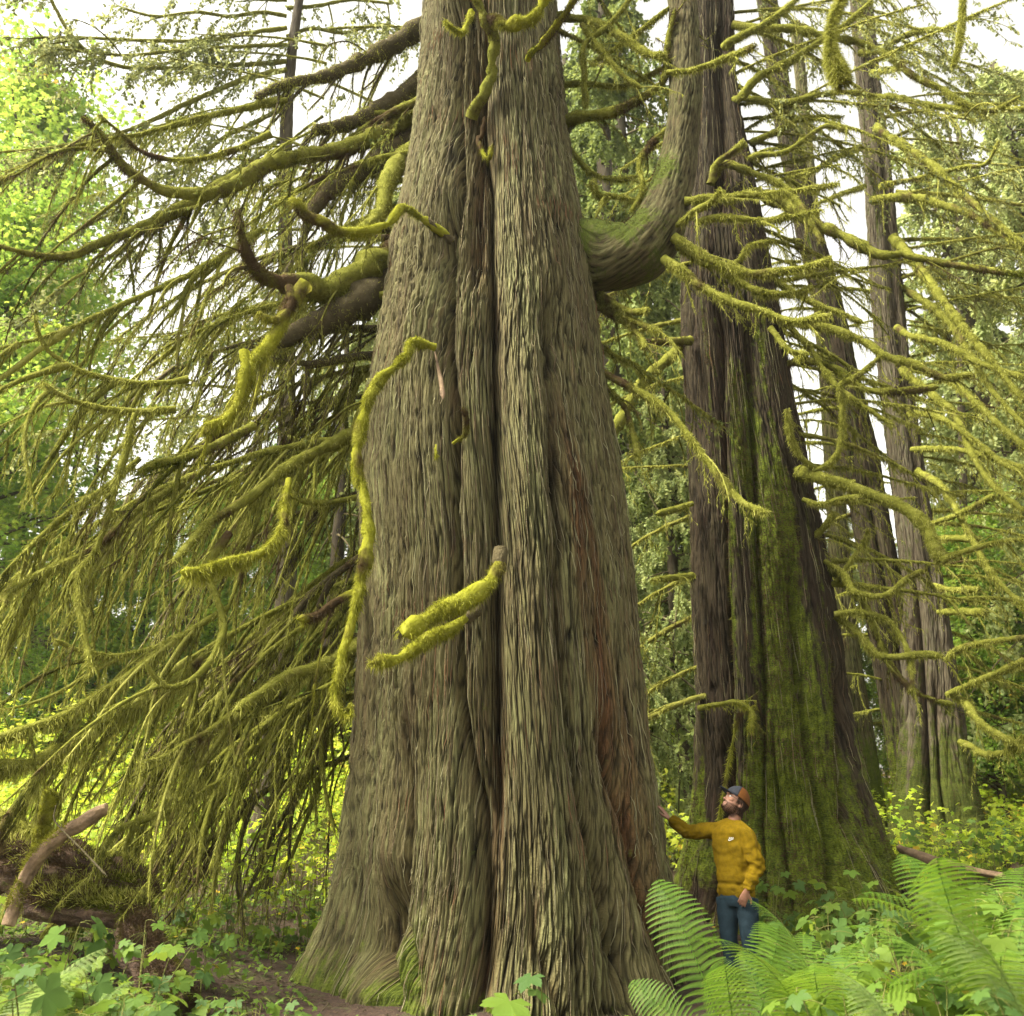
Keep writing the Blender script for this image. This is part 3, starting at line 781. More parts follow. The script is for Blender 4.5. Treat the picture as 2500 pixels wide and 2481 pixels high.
# --- left side: traced limbs
LFT = dict(irr=.12, sec=9.5, seclen=(.7, 2.4), secdir=(-.42, -.05, -1.1), droop=.42, ter=4, fuzz=900, fl=(.012, .12), fuzz2=230, fw=.0038, secr=.016, dn=1.1, ot=.3, sd=.28, curl=.45)
left = [
 # big limb with upturned tip
 (L_([(1010, 560), (960, 630), (900, 655), (840, 690), (800, 712), (765, 700), (725, 692), (680, 690), (640, 672), (608, 635), (590, 575), (576, 508)], 10.2, 8.3, 46, 7), dict(sec=2, mat='moss_limb', mossmat='moss_dark')),
 (L_([(985, 640), (940, 690), (880, 735), (800, 780), (720, 815), (640, 850)], 10.3, 9.0, 58, 16), dict(mat='bark', sec=3)),
 (L_([(745, 695), (715, 735), (690, 780), (672, 820), (640, 862), (612, 890), (604, 930), (580, 985), (540, 1030), (500, 1058)], 8.5, 7.7, 20, 12), dict(mat='moss_bright', mossmat='moss_bright', fuzz=2000, sec=2, seclen=(.4, .9), secr=.012, fl=(.02, .1))),
 (L_([(705, 700), (712, 740), (690, 775), (655, 782), (628, 765)], 8.4, 8.1, 10, 10), dict(mat='moss_bright', mossmat='moss_bright', fuzz=1500, sec=0)),
 (L_([(596, 860), (600, 900), (585, 960), (572, 1000), (545, 1030), (496, 1035)], 7.9, 7.6, 12, 12), dict(mat='moss_bright', mossmat='moss_bright', fuzz=1500, sec=0)),
 # long beams
 (L_([(930, 1030), (892, 1046), (800, 1090), (704, 1140), (610, 1215), (516, 1272), (470, 1320), (420, 1378)], 10.0, 8.2, 19, 9), dict(mat='moss_limb', sec=3)),
 (L_([(930, 868), (860, 872), (770, 888), (700, 884), (650, 876)], 10.1, 9.0, 13, 6), dict(mat='dead', sec=1.5)),
 (L_([(620, 1040), (560, 1070), (500, 1100), (430, 1122), (376, 1134), (330, 1162)], 9.0, 8.2, 12, 10), dict(sec=3, mossmat='moss_dark')),
 (L_([(705, 1170), (696, 1235), (690, 1290), (660, 1335), (610, 1360), (540, 1380), (485, 1396), (440, 1396)], 8.6, 7.4, 7, 15), dict(mat='moss_bright', mossmat='moss_bright', fuzz=2800, fl=(.03, .14), sec=0)),
 (L_([(935, 1545), (860, 1590), (790, 1625), (700, 1655), (640, 1690), (577, 1735)], 9.9, 8.3, 20, 12), dict(sec=3, fuzz=900)),
 (L_([(930, 1200), (880, 1212), (800, 1228), (745, 1224), (705, 1208), (690, 1190)], 9.8, 8.9, 9, 5), dict(sec=1.5)),
 (L_([(930, 1440), (880, 1440), (820, 1470), (770, 1505), (725, 1512)], 9.4, 8.5, 9, 11), dict(mat='moss_bright', mossmat='moss_bright', fuzz=1500, sec=1)),
 # upper mossy limb across
 (L_([(1050, 240), (960, 310), (880, 350), (800, 372), (700, 388), (600, 425), (480, 490), (380, 540), (310, 570), (250, 590), (180, 622), (100, 625), (40, 612), (-40, 590)], 10.4, 8.2, 26, 5), dict(sec=5, mossmat='moss_dark')),
 (L_([(660, 395), (590, 440), (530, 470), (475, 474), (400, 465), (350, 440), (300, 405), (262, 350), (230, 310), (200, 283)], 9.3, 8.5, 20, 6), dict(sec=2.5, mossmat='moss_dark')),
 (L_([(1040, 330), (960, 370), (880, 420), (800, 470), (740, 540)], 10.5, 9.6, 30, 16), dict(mat='bark', sec=4)),
 (L_([(1050, 180), (980, 235), (900, 285), (820, 310), (760, 320)], 10.7, 10.0, 26, 14), dict(mat='bark', sec=4)),
 (L_([(1010, 370), (975, 400), (945, 450), (930, 520), (890, 560), (850, 580)], 10.1, 9.2, 28, 16), dict(mat='moss_limb', sec=3)),
 (L_([(1040, 60), (960, 110), (880, 150), (800, 185), (700, 205), (620, 240)], 10.7, 9.4, 24, 9), dict(mat='bark', sec=4)),
 (L_([(700, 245), (560, 272), (440, 302), (330, 330), (200, 352), (100, 390), (0, 442), (-60, 470)], 9.6, 8.3, 8, 3), dict(sec=4, secr=.008, leaf=10)),
 (L_([(660, 328), (560, 370), (450, 392), (350, 372), (280, 312), (240, 278)], 9.0, 8.3, 8, 3), dict(sec=3, secr=.009, leaf=6)),
 (L_([(460, 926), (395, 936), (330, 936), (265, 924), (211, 912), (164, 888), (117, 856), (94, 810), (84, 770)], 8.6, 7.9, 9, 4), dict(sec=6)),
 (L_([(430, 1000), (350, 1005), (282, 1002), (230, 994), (188, 982), (140, 960), (103, 934)], 8.4, 7.8, 9, 5), dict(sec=6)),
 (L_([(560, 1300), (505, 1390), (525, 1450), (545, 1510), (540, 1560), (510, 1620), (460, 1665), (412, 1678), (380, 1655), (355, 1615)], 8.8, 8.0, 10, 6), dict(mat='moss_limb', sec=2, fuzz=300)),
 # low heavy mossy arms at the left edge
 (L_([(420, 1560), (330, 1640), (223, 1709), (140, 1756), (70, 1780), (0, 1802), (-80, 1815)], 8.6, 7.4, 9, 14), dict(mat='moss_limb', fuzz=2000, fl=(.04, .2), sec=5)),
 (L_([(500, 1600), (400, 1690), (300, 1740), (186, 1795), (107, 1850), (46, 1868), (-60, 1866)], 8.8, 7.5, 10, 15), dict(mat='moss_limb', fuzz=2000, fl=(.04, .2), sec=5)),
 (L_([(700, 1650), (577, 1735), (520, 1780), (466, 1808), (396, 1850), (350, 1862)], 8.9, 8.0, 9, 5), dict(sec=5)),
 (L_([(620, 1820), (560, 1890), (494, 1935), (419, 1980), (303, 2018), (251, 2072)], 9.2, 8.2, 6, 9), dict(mat='moss_limb', fuzz=1000, sec=2, seclen=(.3, .8))),
 (L_([(340, 1120), (260, 1190), (170, 1250), (80, 1330), (0, 1420)], 8.8, 8.0, 9, 6), dict(sec=6)),
 (L_([(450, 1180), (330, 1250), (230, 1340), (120, 1390), (30, 1440), (5, 1480)], 8.7, 7.9, 9, 7), dict(sec=6)),
 (L_([(640, 560), (520, 640), (400, 700), (260, 760), (150, 810), (0, 850)], 9.4, 8.3, 9, 4), dict(sec=6, leaf=3)),
 (L_([(560, 1480), (430, 1560), (300, 1600), (200, 1590), (130, 1560)], 8.8, 8.0, 8, 6), dict(sec=5)),
 (L_([(330, 1010), (305, 1110), (290, 1160), (240, 1330), (195, 1400), (197, 1500), (215, 1590), (228, 1640)], 8.2, 7.9, 8, 7), dict(sec=2, seclen=(.3, .9))),
]
for p_, kw in left:
    pp, L = trace(p_)
    k_ = dict(LFT); k_.update(kw)
    if k_.get('mat') == 'bark':
        k_['mat'] = 'dead'
    limb(cedar, cedar_o, pp, rg, **k_)
# --- left side: deeper limbs that fill the skirt (stand behind the traced ones)
for i_ in range(27):
    z0 = 2.3 + 8.7 * (i_ + .5) / 27 + rg.normal(0, .15)
    Y0 = rg.uniform(9.7, 11.0)
    x0 = float(G.cx(z0) - G.r(z0) * .8)
    d0 = np.array([[-1, rg.uniform(-.25, .45), rg.uniform(-.25, .30) + (.15 if z0 > 5 else -.15)]])
    Ll = rg.uniform(2.6, 4.4) * (1.15 if 2.5 < z0 < 8.5 else .85)
    P = grow(np.array([[x0, Y0, z0]]), d0, [Ll], 46, [.16 + .10 * rg.random()], .05, rg, .2)[0]
    Rr = np.linspace(rg.uniform(.035, .065), .012, 46)
    hi = z0 > 7.5
    limb(cedar, cedar_o, np.concatenate([P, Rr[:, None]], 1), rg, mat='moss_limb' if i_ % 3 else 'dead', sec=8.5 if not hi else 5, seclen=(.9, 2.8), irr=.1, sd=.26, curl=.45,
         secdir=(-.42, -.05, -1.1), droop=.42, ter=4, fuzz=500, fl=(.012, .13), fuzz2=150, fw=.0048, dn=1.1, ot=.3, secr=.016 if not hi else .009, leaf=8 if hi else 0, tl=(.2, .6))

# ================================================================== second cedar (mossy, behind the man)
rg = np.random.default_rng(21)
def m2(PH, Z, X):
    a = .30 + .55 * np.exp(-((PH + .05) / .42) ** 2) * sstep(9.0, 5.5, Z)
    a += .45 * sstep(3.2, .8, Z) - .30 * np.exp(-((PH + 1.15) / .25) ** 2) - .30 * np.exp(-((PH - .95) / .22) ** 2) * sstep(1.2, 3.2, Z)
    a += .34 * perlin(PH * 5, Z * .5, 12) + .25 * perlin(PH * 11, Z * 1.6, 13) - .35 * sstep(8.5, 11, Z)
    return a - .45 * sstep(1.0, .45, Z) * (perlin(PH * 3, Z, 88) + .5)
T2 = Trunk([(-500, 1700, 1765), (0, 1700, 1790), (150, 1698, 1795), (300, 1692, 1812), (450, 1685, 1840), (600, 1664, 1868), (800, 1662, 1905), (1000, 1672, 1935), (1150, 1678, 1965),
            (1300, 1682, 2000), (1500, 1688, 2035), (1700, 1698, 2065), (1850, 1694, 2090), (1950, 1688, 2115), (2050, 1670, 2148), (2120, 1652, 2178), (2200, 1640, 2215), (2260, 1630, 2235)],
           13.2, 17.5, grooves=[([(2200, 1860), (2000, 1850), (1700, 1860), (1400, 1850), (1200, 1845), (1000, 1840), (800, 1830)], .16, .05),
                                ([(2100, 1760), (1900, 1765), (1600, 1768), (1300, 1765), (1000, 1760), (800, 1755)], .14, .05),
                                ([(2250, 2040), (2050, 2030), (1850, 1985), (1650, 1955), (1450, 1940)], .13, .06),
                                ([(2200, 1930), (2000, 1905), (1850, 1890)], .12, .05),
                                ([(2200, 1700), (2000, 1730), (1850, 1750)], .20, .08),
                                ([(2000, 2070), (1850, 2065), (1700, 2055)], .2, .06),
                                ([(500, 1760), (300, 1770), (100, 1760)], .12, .08)],
           lobes=.17, nl=13, seed=9, amp=.042, cols=(620, 160), dz=.032, depthk=.95, moss=m2, sf=6.5)
o2 = (float(T2.cx(.3)), 13.2, .2)
cedar2 = empty('mossy_cedar', o2, 'broad moss covered cedar trunk directly behind the man in the yellow sweater', 'tree')
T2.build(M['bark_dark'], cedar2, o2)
a = Acc(); V, T, r_ = T2.tufts(95000, rg, .012, .085, .006, thr=.46); a.add(V, None, T, r_)
a.build('moss', M['moss_dark'], cedar2, o2, smooth=False)
fibres(T2, 500, rg, 'bark_strips', cedar2, o2, M['fibre'])

# ================================================================== twin stemmed cedar, right
def m3(PH, Z, X): return .30 + .62 * sstep(3.6, 1.2, Z) + .3 * perlin(PH * 4, Z * .6, 5) + .2 * perlin(PH * 10, Z * 1.7, 6)
T3 = Trunk([(-500, 2040, 2085), (0, 2076, 2130), (200, 2090, 2146), (400, 2110, 2172), (600, 2118, 2190), (800, 2132, 2208), (1000, 2155, 2232), (1200, 2178, 2262), (1400, 2200, 2296), (1600, 2198, 2325),
            (1800, 2196, 2352), (1900, 2190, 2370), (2000, 2176, 2392), (2060, 2165, 2425), (2110, 2155, 2450)], 17.6, 22, grooves=[([(2050, 2262), (1800, 2250), (1600, 2240), (1450, 2215)], .22, .06), ([(2050, 2330), (1900, 2300), (1700, 2290)], .12, .05)],
           lobes=.12, nl=10, seed=14, amp=.03, cols=(300, 90), dz=.045, moss=m3, sf=7)
o3 = (float(T3.cx(.9)), 17.6, .7)
cedar3 = empty('twin_stem_cedar', o3, 'grey cedar at the right with a second stem leaning off its left side', 'tree')
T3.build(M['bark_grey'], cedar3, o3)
T3b = Trunk([(-500, 1800, 1840), (0, 1848, 1896), (300, 1893, 1942), (500, 1930, 1985), (700, 1978, 2044), (900, 2015, 2090), (1100, 2052, 2140), (1300, 2090, 2175), (1500, 2118, 2215), (1700, 2150, 2250), (1900, 2180, 2290), (2050, 2200, 2300)],
            17.9, 22, grooves=[([(1600, 2200), (1400, 2160), (1200, 2120)], .15, .05)], lobes=.05, nl=8, seed=15, amp=.03, cols=(240, 70), dz=.05, moss=m3, sf=7)
ob = T3b.build(M['bark_dark'], cedar3, o3); ob['label'] = 'second stem leaning up to the left'
a = Acc()
for t_ in (T3, T3b):
    V, T, r_ = t_.tufts(16000, rg, .012, .06, .008, thr=.40); a.add(V, None, T, r_)
a.build('moss', M['moss_dark'], cedar3, o3, smooth=False)
# slimmer trunk between
T4 = Trunk([(0, 1925, 1950), (900, 2000, 2035), (1300, 2022, 2070), (1600, 2040, 2100), (1900, 2075, 2150), (2020, 2080, 2165)], 21.5, 24, grooves=[], lobes=.04, nl=7, seed=19, amp=.03, cols=(150, 50), dz=.07, moss=m3, sf=7)
o4 = (float(T4.cx(1.)), 21.5, .9)
cedar4 = empty('narrow_cedar', o4, 'narrow brown cedar trunk half hidden between the mossy cedar and the twin stemmed cedar', 'tree')
T4.build(M['bark'], cedar4, o4)

# ------------------------------------------------------------------ traced branches, right half
RT = dict(irr=.15, mat='moss_limb', mossmat='moss', sec=3.0, seclen=(.25, 1.0), secdir=(.3, 0, -.4), droop=.35, ter=4, fuzz=1100, fl=(.012, .10), fuzz2=150, fw=.0042, secr=.0075, topfuzz=.6, tl=(.1, .35))
elbow = [
 L_([(1628, 178), (1694, 170), (1764, 146), (1810, 128), (1846, 112)], 8.9, 8.2, 6, 10),
 L_([(1672, 492), (1731, 486), (1788, 480), (1860, 474), (1929, 468), (2050, 448)], 9.0, 8.5, 12, 5),
 L_([(1645, 556), (1680, 530), (1694, 516), (1731, 498), (1764, 460)], 9.0, 8.5, 7, 9),
 L_([(1700, 545), (1745, 532), (1788, 532), (1858, 538), (1929, 530), (2013, 512)], 9.1, 8.5, 9, 5),
 L_([(1645, 580), (1717, 624), (1788, 657), (1835, 671), (1905, 662), (1975, 652), (2032, 634)], 9.0, 8.4, 11, 9),
 L_([(1620, 632), (1670, 665), (1717, 704), (1788, 738), (1863, 760), (1929, 784), (1980, 780), (2032, 768)], 9.0, 8.2, 11, 9),
 L_([(1740, 640), (1788, 676), (1858, 714), (1929, 718), (1985, 704)], 9.2, 8.6, 8, 9),
 L_([(1650, 600), (1730, 650), (1800, 640), (1830, 600), (1890, 590)], 9.1, 8.8, 7, 6),
 L_([(1880, 800), (1920, 850), (1965, 868), (1945, 862)], 8.5, 8.4, 8, 10),
 L_([(1640, 480), (1600, 560), (1560, 500), (1500, 480), (1460, 478), (1445, 440)], 9.3, 9.1, 6, 6),
 L_([(1655, 300), (1600, 340), (1560, 400), (1570, 460), (1540, 520)], 9.3, 9.1, 8, 6),
]
for p_ in elbow:
    pp, L = trace(p_); limb(cedar, cedar_o, pp, rg, **{**RT, 'mat': 'moss_limb', 'fuzz': 1900})
# branches of the giant to the right and below the elbow
giant_r = [
 (L_([(1462, 906), (1500, 925), (1540, 946), (1590, 975), (1640, 1012), (1700, 1090), (1770, 1182), (1820, 1232), (1874, 1255)], 9.2, 8.4, 10, 8), {}),
 (L_([(1374, 302), (1416, 286), (1487, 277), (1557, 244), (1600, 215), (1622, 190), (1632, 90), (1650, 20)], 9.6, 9.0, 14, 7), dict(mossmat='moss_dark')),
 (L_([(1345, 38), (1416, 47), (1463, 61), (1534, 99), (1580, 131), (1623, 136)], 9.7, 9.0, 11, 8), {}),
 (L_([(1550, -30), (1534, 2), (1487, 61), (1426, 113), (1428, 188), (1430, 263)], 9.2, 9.5, 6, 6), {}),
 (L_([(1640, 15), (1557, 80), (1487, 127), (1440, 160)], 9.2, 9.5, 6, 4), {}),
 (L_([(1420, 60), (1450, 100), (1473, 130), (1524, 188), (1567, 216)], 9.4, 9.2, 6, 8), {}),
 (L_([(1350, 210), (1430, 205), (1520, 210), (1620, 165), (1700, 120)], 10.3, 10.0, 8, 4), {}),
 (L_([(1440, 700), (1490, 735), (1534, 760), (1581, 758)], 9.6, 8.9, 8, 9), {}),
 (L_([(1440, 735), (1490, 770), (1530, 790), (1560, 820), (1576, 850)], 9.6, 8.9, 7, 8), {}),
 (L_([(1450, 720), (1500, 762), (1550, 785), (1614, 812)], 9.6, 8.9, 7, 8), {}),
 (L_([(1455, 925), (1500, 965), (1531, 1006), (1545, 1063), (1559, 1124)], 9.5, 9.1, 6, 7), {}),
 (L_([(1450, 830), (1500, 870), (1560, 900), (1570, 960)], 9.7, 9.5, 6, 6), {}),
 (L_([(1380, 350), (1440, 420), (1500, 440), (1560, 430)], 9.8, 9.5, 6, 5), {}),
]
for p_, kw in giant_r:
    pp, L = trace(p_); limb(cedar, cedar_o, pp, rg, **{**RT, 'mat': 'moss_limb', **kw})
second = [
 (L_([(1790, 250), (1806, 240), (1853, 188), (1929, 150), (1999, 103), (2069, 56), (2130, 0)], 13, 12, 12, 6), {}),
 (L_([(1770, 115), (1788, 99), (1863, 61), (1938, 5), (1990, -60)], 12.6, 12, 10, 7), {}),
 (L_([(1790, 60), (1844, 70), (1929, 70), (2022, 90), (2111, 108), (2177, 145), (2234, 188), (2304, 220), (2351, 253), (2422, 270), (2492, 235)], 12.8, 11.4, 11, 5), {}),
 (L_([(1800, 236), (1870, 248), (1929, 249), (1999, 232), (2070, 225), (2140, 235)], 13, 12.2, 9, 5), {}),
 (L_([(1740, 440), (1764, 400), (1835, 422), (1905, 451), (1952, 498), (1985, 554), (2008, 592)], 12.7, 12, 10, 6), {}),
 (L_([(1735, 450), (1750, 400), (1790, 370), (1820, 345)], 12.6, 12.2, 9, 9), {}),
 (L_([(1850, 470), (1920, 500), (1980, 540), (2069, 582), (2140, 620), (2210, 624), (2304, 643), (2398, 657), (2500, 672)], 13, 11.6, 17, 6), dict(mossmat='moss_dark')),
 (L_([(1890, 780), (1960, 790), (2036, 805), (2116, 838), (2163, 870), (2234, 890), (2304, 922), (2379, 913)], 12.6, 11.2, 11, 8), dict(fuzz=1300)),
 (L_([(1925, 1155), (1960, 1156), (1999, 1166), (2069, 1186), (2140, 1213), (2201, 1237), (2257, 1280), (2276, 1326), (2300, 1372)], 12.6, 11, 17, 12), dict(fuzz=1500)),
 (L_([(2296, 1370), (2351, 1348), (2431, 1325), (2510, 1316)], 11, 10.6, 9, 4), {}),
 (L_([(1985, 1150), (2010, 1142), (2041, 1115), (2055, 1063), (2056, 988), (2050, 942), (2080, 925), (2107, 908), (2154, 868)], 12.2, 11.8, 8, 6), {}),
 (L_([(1999, 1148), (1957, 1118), (1929, 1062), (1921, 998)], 12.2, 12.1, 7, 7), {}),
 (L_([(1960, 1220), (1999, 1232), (2040, 1222), (2070, 1215), (2100, 1216)], 12.4, 11.8, 5, 9), dict(fuzz=1200)),
 (L_([(2013, 1370), (2060, 1402), (2088, 1448), (2163, 1453), (2210, 1415), (2262, 1390)], 12.6, 11.8, 8, 8), {}),
 (L_([(2013, 1370), (2088, 1448), (2116, 1485), (2140, 1551), (2173, 1622), (2210, 1668), (2260, 1702), (2332, 1720)], 12.7, 12, 10, 6), dict(mossmat='moss_dark')),
 (L_([(2036, 1500), (2093, 1495), (2163, 1513), (2206, 1565), (2224, 1626), (2226, 1690)], 12.4, 12, 8, 6), dict(fuzz=1200)),
 (L_([(2041, 1504), (2098, 1551), (2140, 1598), (2187, 1604), (2252, 1598), (2305, 1602)], 12.5, 11.9, 9, 8), dict(fuzz=1200)),
 (L_([(1685, 832), (1661, 833), (1620, 835), (1590, 832)], 12.8, 12.3, 12, 7), dict(mossmat='moss_dark')),
 (L_([(1690, 830), (1661, 848), (1628, 880), (1560, 945), (1500, 1055), (1475, 1085)], 13.2, 12.8, 15, 13), dict(mat='moss_limb', fuzz=200, sec=1)),
 (L_([(1690, 1230), (1650, 1243), (1600, 1256)], 12.8, 12.4, 7, 8), {}),
 (L_([(1690, 1405), (1650, 1410), (1590, 1417)], 12.8, 12.4, 7, 7), {}),
 (L_([(1795, 400), (1850, 380), (1920, 370), (2010, 310), (2070, 320)], 12.9, 12.4, 8, 5), {}),
 (L_([(1830, 350), (1900, 320), (1960, 290), (2060, 285)], 13.1, 12.6, 8, 5), {}),
 (L_([(1860, 650), (1900, 690), (1985, 740), (2040, 760), (2110, 790)], 13, 12.4, 10, 6), {}),
 (L_([(1900, 900), (1960, 880), (2040, 900), (2110, 950), (2190, 955), (2292, 945)], 12.9, 12, 10, 8), dict(mossmat='moss_dark')),
 (L_([(1880, 760), (1960, 830), (2010, 900), (2050, 950), (2120, 1000), (2180, 1040)], 12.8, 12.2, 8, 6), {}),
 (L_([(1705, 1730), (1750, 1720), (1800, 1715), (1835, 1740), (1830, 1790)], 12.1, 11.6, 7, 6), dict(mossmat='moss_bright')),
 (L_([(1745, 2060), (1800, 1760), (1828, 1735), (1845, 1725)], 12.3, 11.8, 2, 6), dict(mossmat='moss_bright', sec=0)),
 (L_([(1985, 1400), (1975, 1330), (2010, 1290), (2040, 1250)], 12.8, 12.4, 8, 8), {}),
 (L_([(2040, 1420), (2110, 1325), (2120, 1290)], 12.6, 12.2, 6, 6), {}),
]
for p_, kw in second:
    pp, L = trace(p_); limb(cedar2, o2, pp, rg, **{**RT, **kw})
third = [
 L_([(2130, 490), (2163, 483), (2234, 483), (2304, 502), (2375, 526), (2445, 573), (2520, 625)], 17, 15, 11, 6),
 L_([(2140, 310), (2149, 319), (2210, 357), (2281, 408), (2351, 474), (2422, 535), (2500, 600)], 17, 15, 10, 7),
 L_([(2150, 455), (2163, 451), (2257, 432), (2351, 408), (2407, 399), (2440, 343)], 17, 15, 7, 4),
 L_([(2180, 580), (2240, 650), (2281, 704), (2351, 798), (2422, 882), (2500, 980)], 17, 15, 14, 7),
 L_([(2190, 800), (2224, 820), (2304, 840), (2398, 889), (2510, 925)], 17, 15, 9, 8),
 L_([(2230, 900), (2300, 920), (2351, 955), (2422, 1021), (2510, 1100)], 17, 14.5, 9, 8),
 L_([(2220, 1010), (2250, 1010), (2304, 1025), (2375, 1072), (2445, 1129), (2510, 1160)], 17, 15, 8, 7),
 L_([(2225, 1098), (2300, 1096), (2351, 1100), (2445, 1125), (2510, 1145)], 17, 15, 8, 6),
 L_([(2250, 1285), (2300, 1270), (2351, 1251), (2431, 1208)], 17, 15.5, 5, 8),
 L_([(2270, 1316), (2330, 1314), (2393, 1318)], 17, 16, 6, 11),
 L_([(2280, 1430), (2320, 1440), (2393, 1440)], 17, 16, 6, 10),
 L_([(2290, 1495), (2350, 1494), (2407, 1496)], 17, 16, 7, 11),
 L_([(2310, 1610), (2340, 1585), (2398, 1570), (2510, 1555)], 17, 15, 8, 7),
 L_([(2315, 1695), (2350, 1680), (2398, 1659), (2510, 1610)], 17, 15, 8, 9),
 L_([(2330, 1704), (2360, 1716), (2389, 1761), (2440, 1795), (2510, 1830)], 17, 15, 8, 9),
 L_([(2345, 1812), (2375, 1825), (2409, 1843), (2470, 1832), (2500, 1800)], 17, 15, 8, 9),
 L_([(2100, 130), (2150, 120), (2230, 80), (2335, 70)], 17.3, 16, 8, 6),
 L_([(2120, 240), (2180, 236), (2260, 255), (2380, 270), (2510, 265)], 17.3, 15.5, 8, 6),
 L_([(2130, 180), (2160, 172), (2200, 166)], 17, 16, 8, 6),
 L_([(2240, 1150), (2300, 1190), (2360, 1290), (2420, 1400), (2510, 1490)], 17.2, 15, 9, 6),
 L_([(2200, 900), (2270, 960), (2330, 1010), (2370, 1100), (2420, 1180), (2500, 1250)], 17.2, 15, 9, 7),
 L_([(2200, 700), (2300, 770), (2360, 850), (2420, 950), (2510, 1050)], 17.5, 15, 9, 6),
 L_([(2070, 60), (2010, 90), (1960, 60)], 17.3, 16, 7, 5),
 L_([(2100, 360), (2040, 385), (1980, 420), (1900, 440)], 17.3, 16, 8, 5),
 L_([(2110, 455), (2050, 475), (1990, 500)], 17.3, 16, 6, 4),
]
for p_ in third:
    pp, L = trace(p_); limb(cedar3, o3, pp, rg, **{**RT, 'fuzz': 520, 'fuzz2': 60, 'fl': (.02, .13), 'fw': .007, 'sec': 3.0, 'seclen': (.3, 1.3)})
# untraced boughs that thicken the tangle: they leave each stem at many heights
def thicken(tree, org, T_, rng, n, z0, z1, sgn, Lr, spread, kw):
    for i_ in range(n):
        z = z0 + (z1 - z0) * (i_ + rng.random()) / n
        c = np.array([[float(T_.cx(z)) + sgn * float(T_.r(z)) * .7, T_.Y + rng.uniform(-.4, .4), z]])
        d = np.array([[sgn * 1.0, rng.uniform(*spread), rng.uniform(-.30, .35)]])
        P = grow(c, d, [rng.uniform(*Lr)], 30, [rng.uniform(.05, .28)], .10, rng, .5)[0]
        Rr = np.linspace(rng.uniform(.022, .05), .012, 30)
        limb(tree, org, np.concatenate([P, Rr[:, None]], 1), rng, **kw)
RT2 = {**RT, 'fuzz': 420, 'fuzz2': 70, 'fl': (.015, .11), 'fw': .007, 'sec': 3.4, 'seclen': (.3, 1.2), 'secr': .009}
thicken(cedar2, o2, T2, rg, 12, 12.5, 17, 1, (2.0, 4.5), (-.8, .6), {**RT2, 'leaf': 6, 'lsz': (.04, .09), 'leafmat': 'conifer_olive', 'sec': 5, 'secr': .007, 'mat': 'twig', 'fuzz2': 40, 'seclen': (.5, 1.5)})
thicken(cedar2, o2, T2, rg, 22, 4.5, 14, 1, (1.6, 3.4), (-.8, .6), RT2)
thicken(cedar2, o2, T2, rg, 15, 2.5, 14, -1, (1.5, 3.0), (-.2, .8), {**RT2, 'mat': 'twig', 'leaf': 6})
thicken(cedar3, o3, T3, rg, 24, 3.0, 13, 1, (2.0, 5.0), (-.7, .6), {**RT2, 'leaf': 0})
thicken(cedar3, o3, T3, rg, 20, 12, 21, 1, (2.5, 6.0), (-.8, .6), {**RT2, 'leaf': 9, 'lsz': (.05, .11), 'leafmat': 'conifer_olive', 'sec': 5, 'secr': .007, 'mat': 'twig', 'fuzz2': 30, 'seclen': (.5, 1.5)})
thicken(cedar3, o3, T3b, rg, 22, 3.0, 17, -1, (1.2, 2.8), (-.9, .4), RT2)
thicken(cedar4, o4, T4, rg, 10, 3.0, 16, 1, (1.2, 2.8), (-.9, .4), RT2)
thicken(cedar, cedar_o, G, rg, 5, 6.5, 13, 1, (1.4, 2.8), (.2, .9), {**RT2, 'leaf': 8, 'mat': 'twig'})

# near moss tassels hanging from the boughs above, upper right
a = Acc(); w_ = Acc()
pp, L = trace([(2062, -120, 5.6, 7), (2060, -20, 5.6, 8), (2044, 20, 5.6, 10), (2030, 60, 5.6, 9), (2028, 95, 5.6, 10), (2030, 130, 5.6, 20), (2045, 175, 5.6, 32), (2060, 205, 5.6, 20)], 40)
V, Q_ = tubes(pp[:, :3], pp[:, 3] * .6, 12, lump=.2, rng=rg); w_.add(V, Q_, None, .5)
V, T, r_ = strands(pp[:, :3], pp[:, 3] * .7, 16000, .015, .09, .0022, rg, down=.7, out=.8); a.add(V, None, T, r_)
to = at(2062, -120, 5.6)
tas = empty('moss_tassel', to, 'large ragged moss clump hanging in the air from above at the upper right', 'moss', None)
w_.build('cord', M['moss'], tas, to); a.build('moss', M['moss'], tas, to, smooth=False)
a = Acc(); w_ = Acc()
pp, L = trace([(2350, -90, 5.8, 6), (2350, 0, 5.8, 8), (2347, 60, 5.8, 11), (2340, 110, 5.8, 8), (2328, 160, 5.8, 5)], 30)
V, Q_ = tubes(pp[:, :3], pp[:, 3] * .6, 10, lump=.15, rng=rg); w_.add(V, Q_, None, .5)
V, T, r_ = strands(pp[:, :3], pp[:, 3] * .7, 7000, .015, .05, .0022, rg, down=.8, out=.5); a.add(V, None, T, r_)
to = at(2350, -90, 5.8)
tas = empty('moss_tassel', to, 'thin rope of moss dangling at the top edge near the right corner', 'moss', None)
w_.build('cord', M['moss'], tas, to); a.build('moss', M['moss'], tas, to, smooth=False)

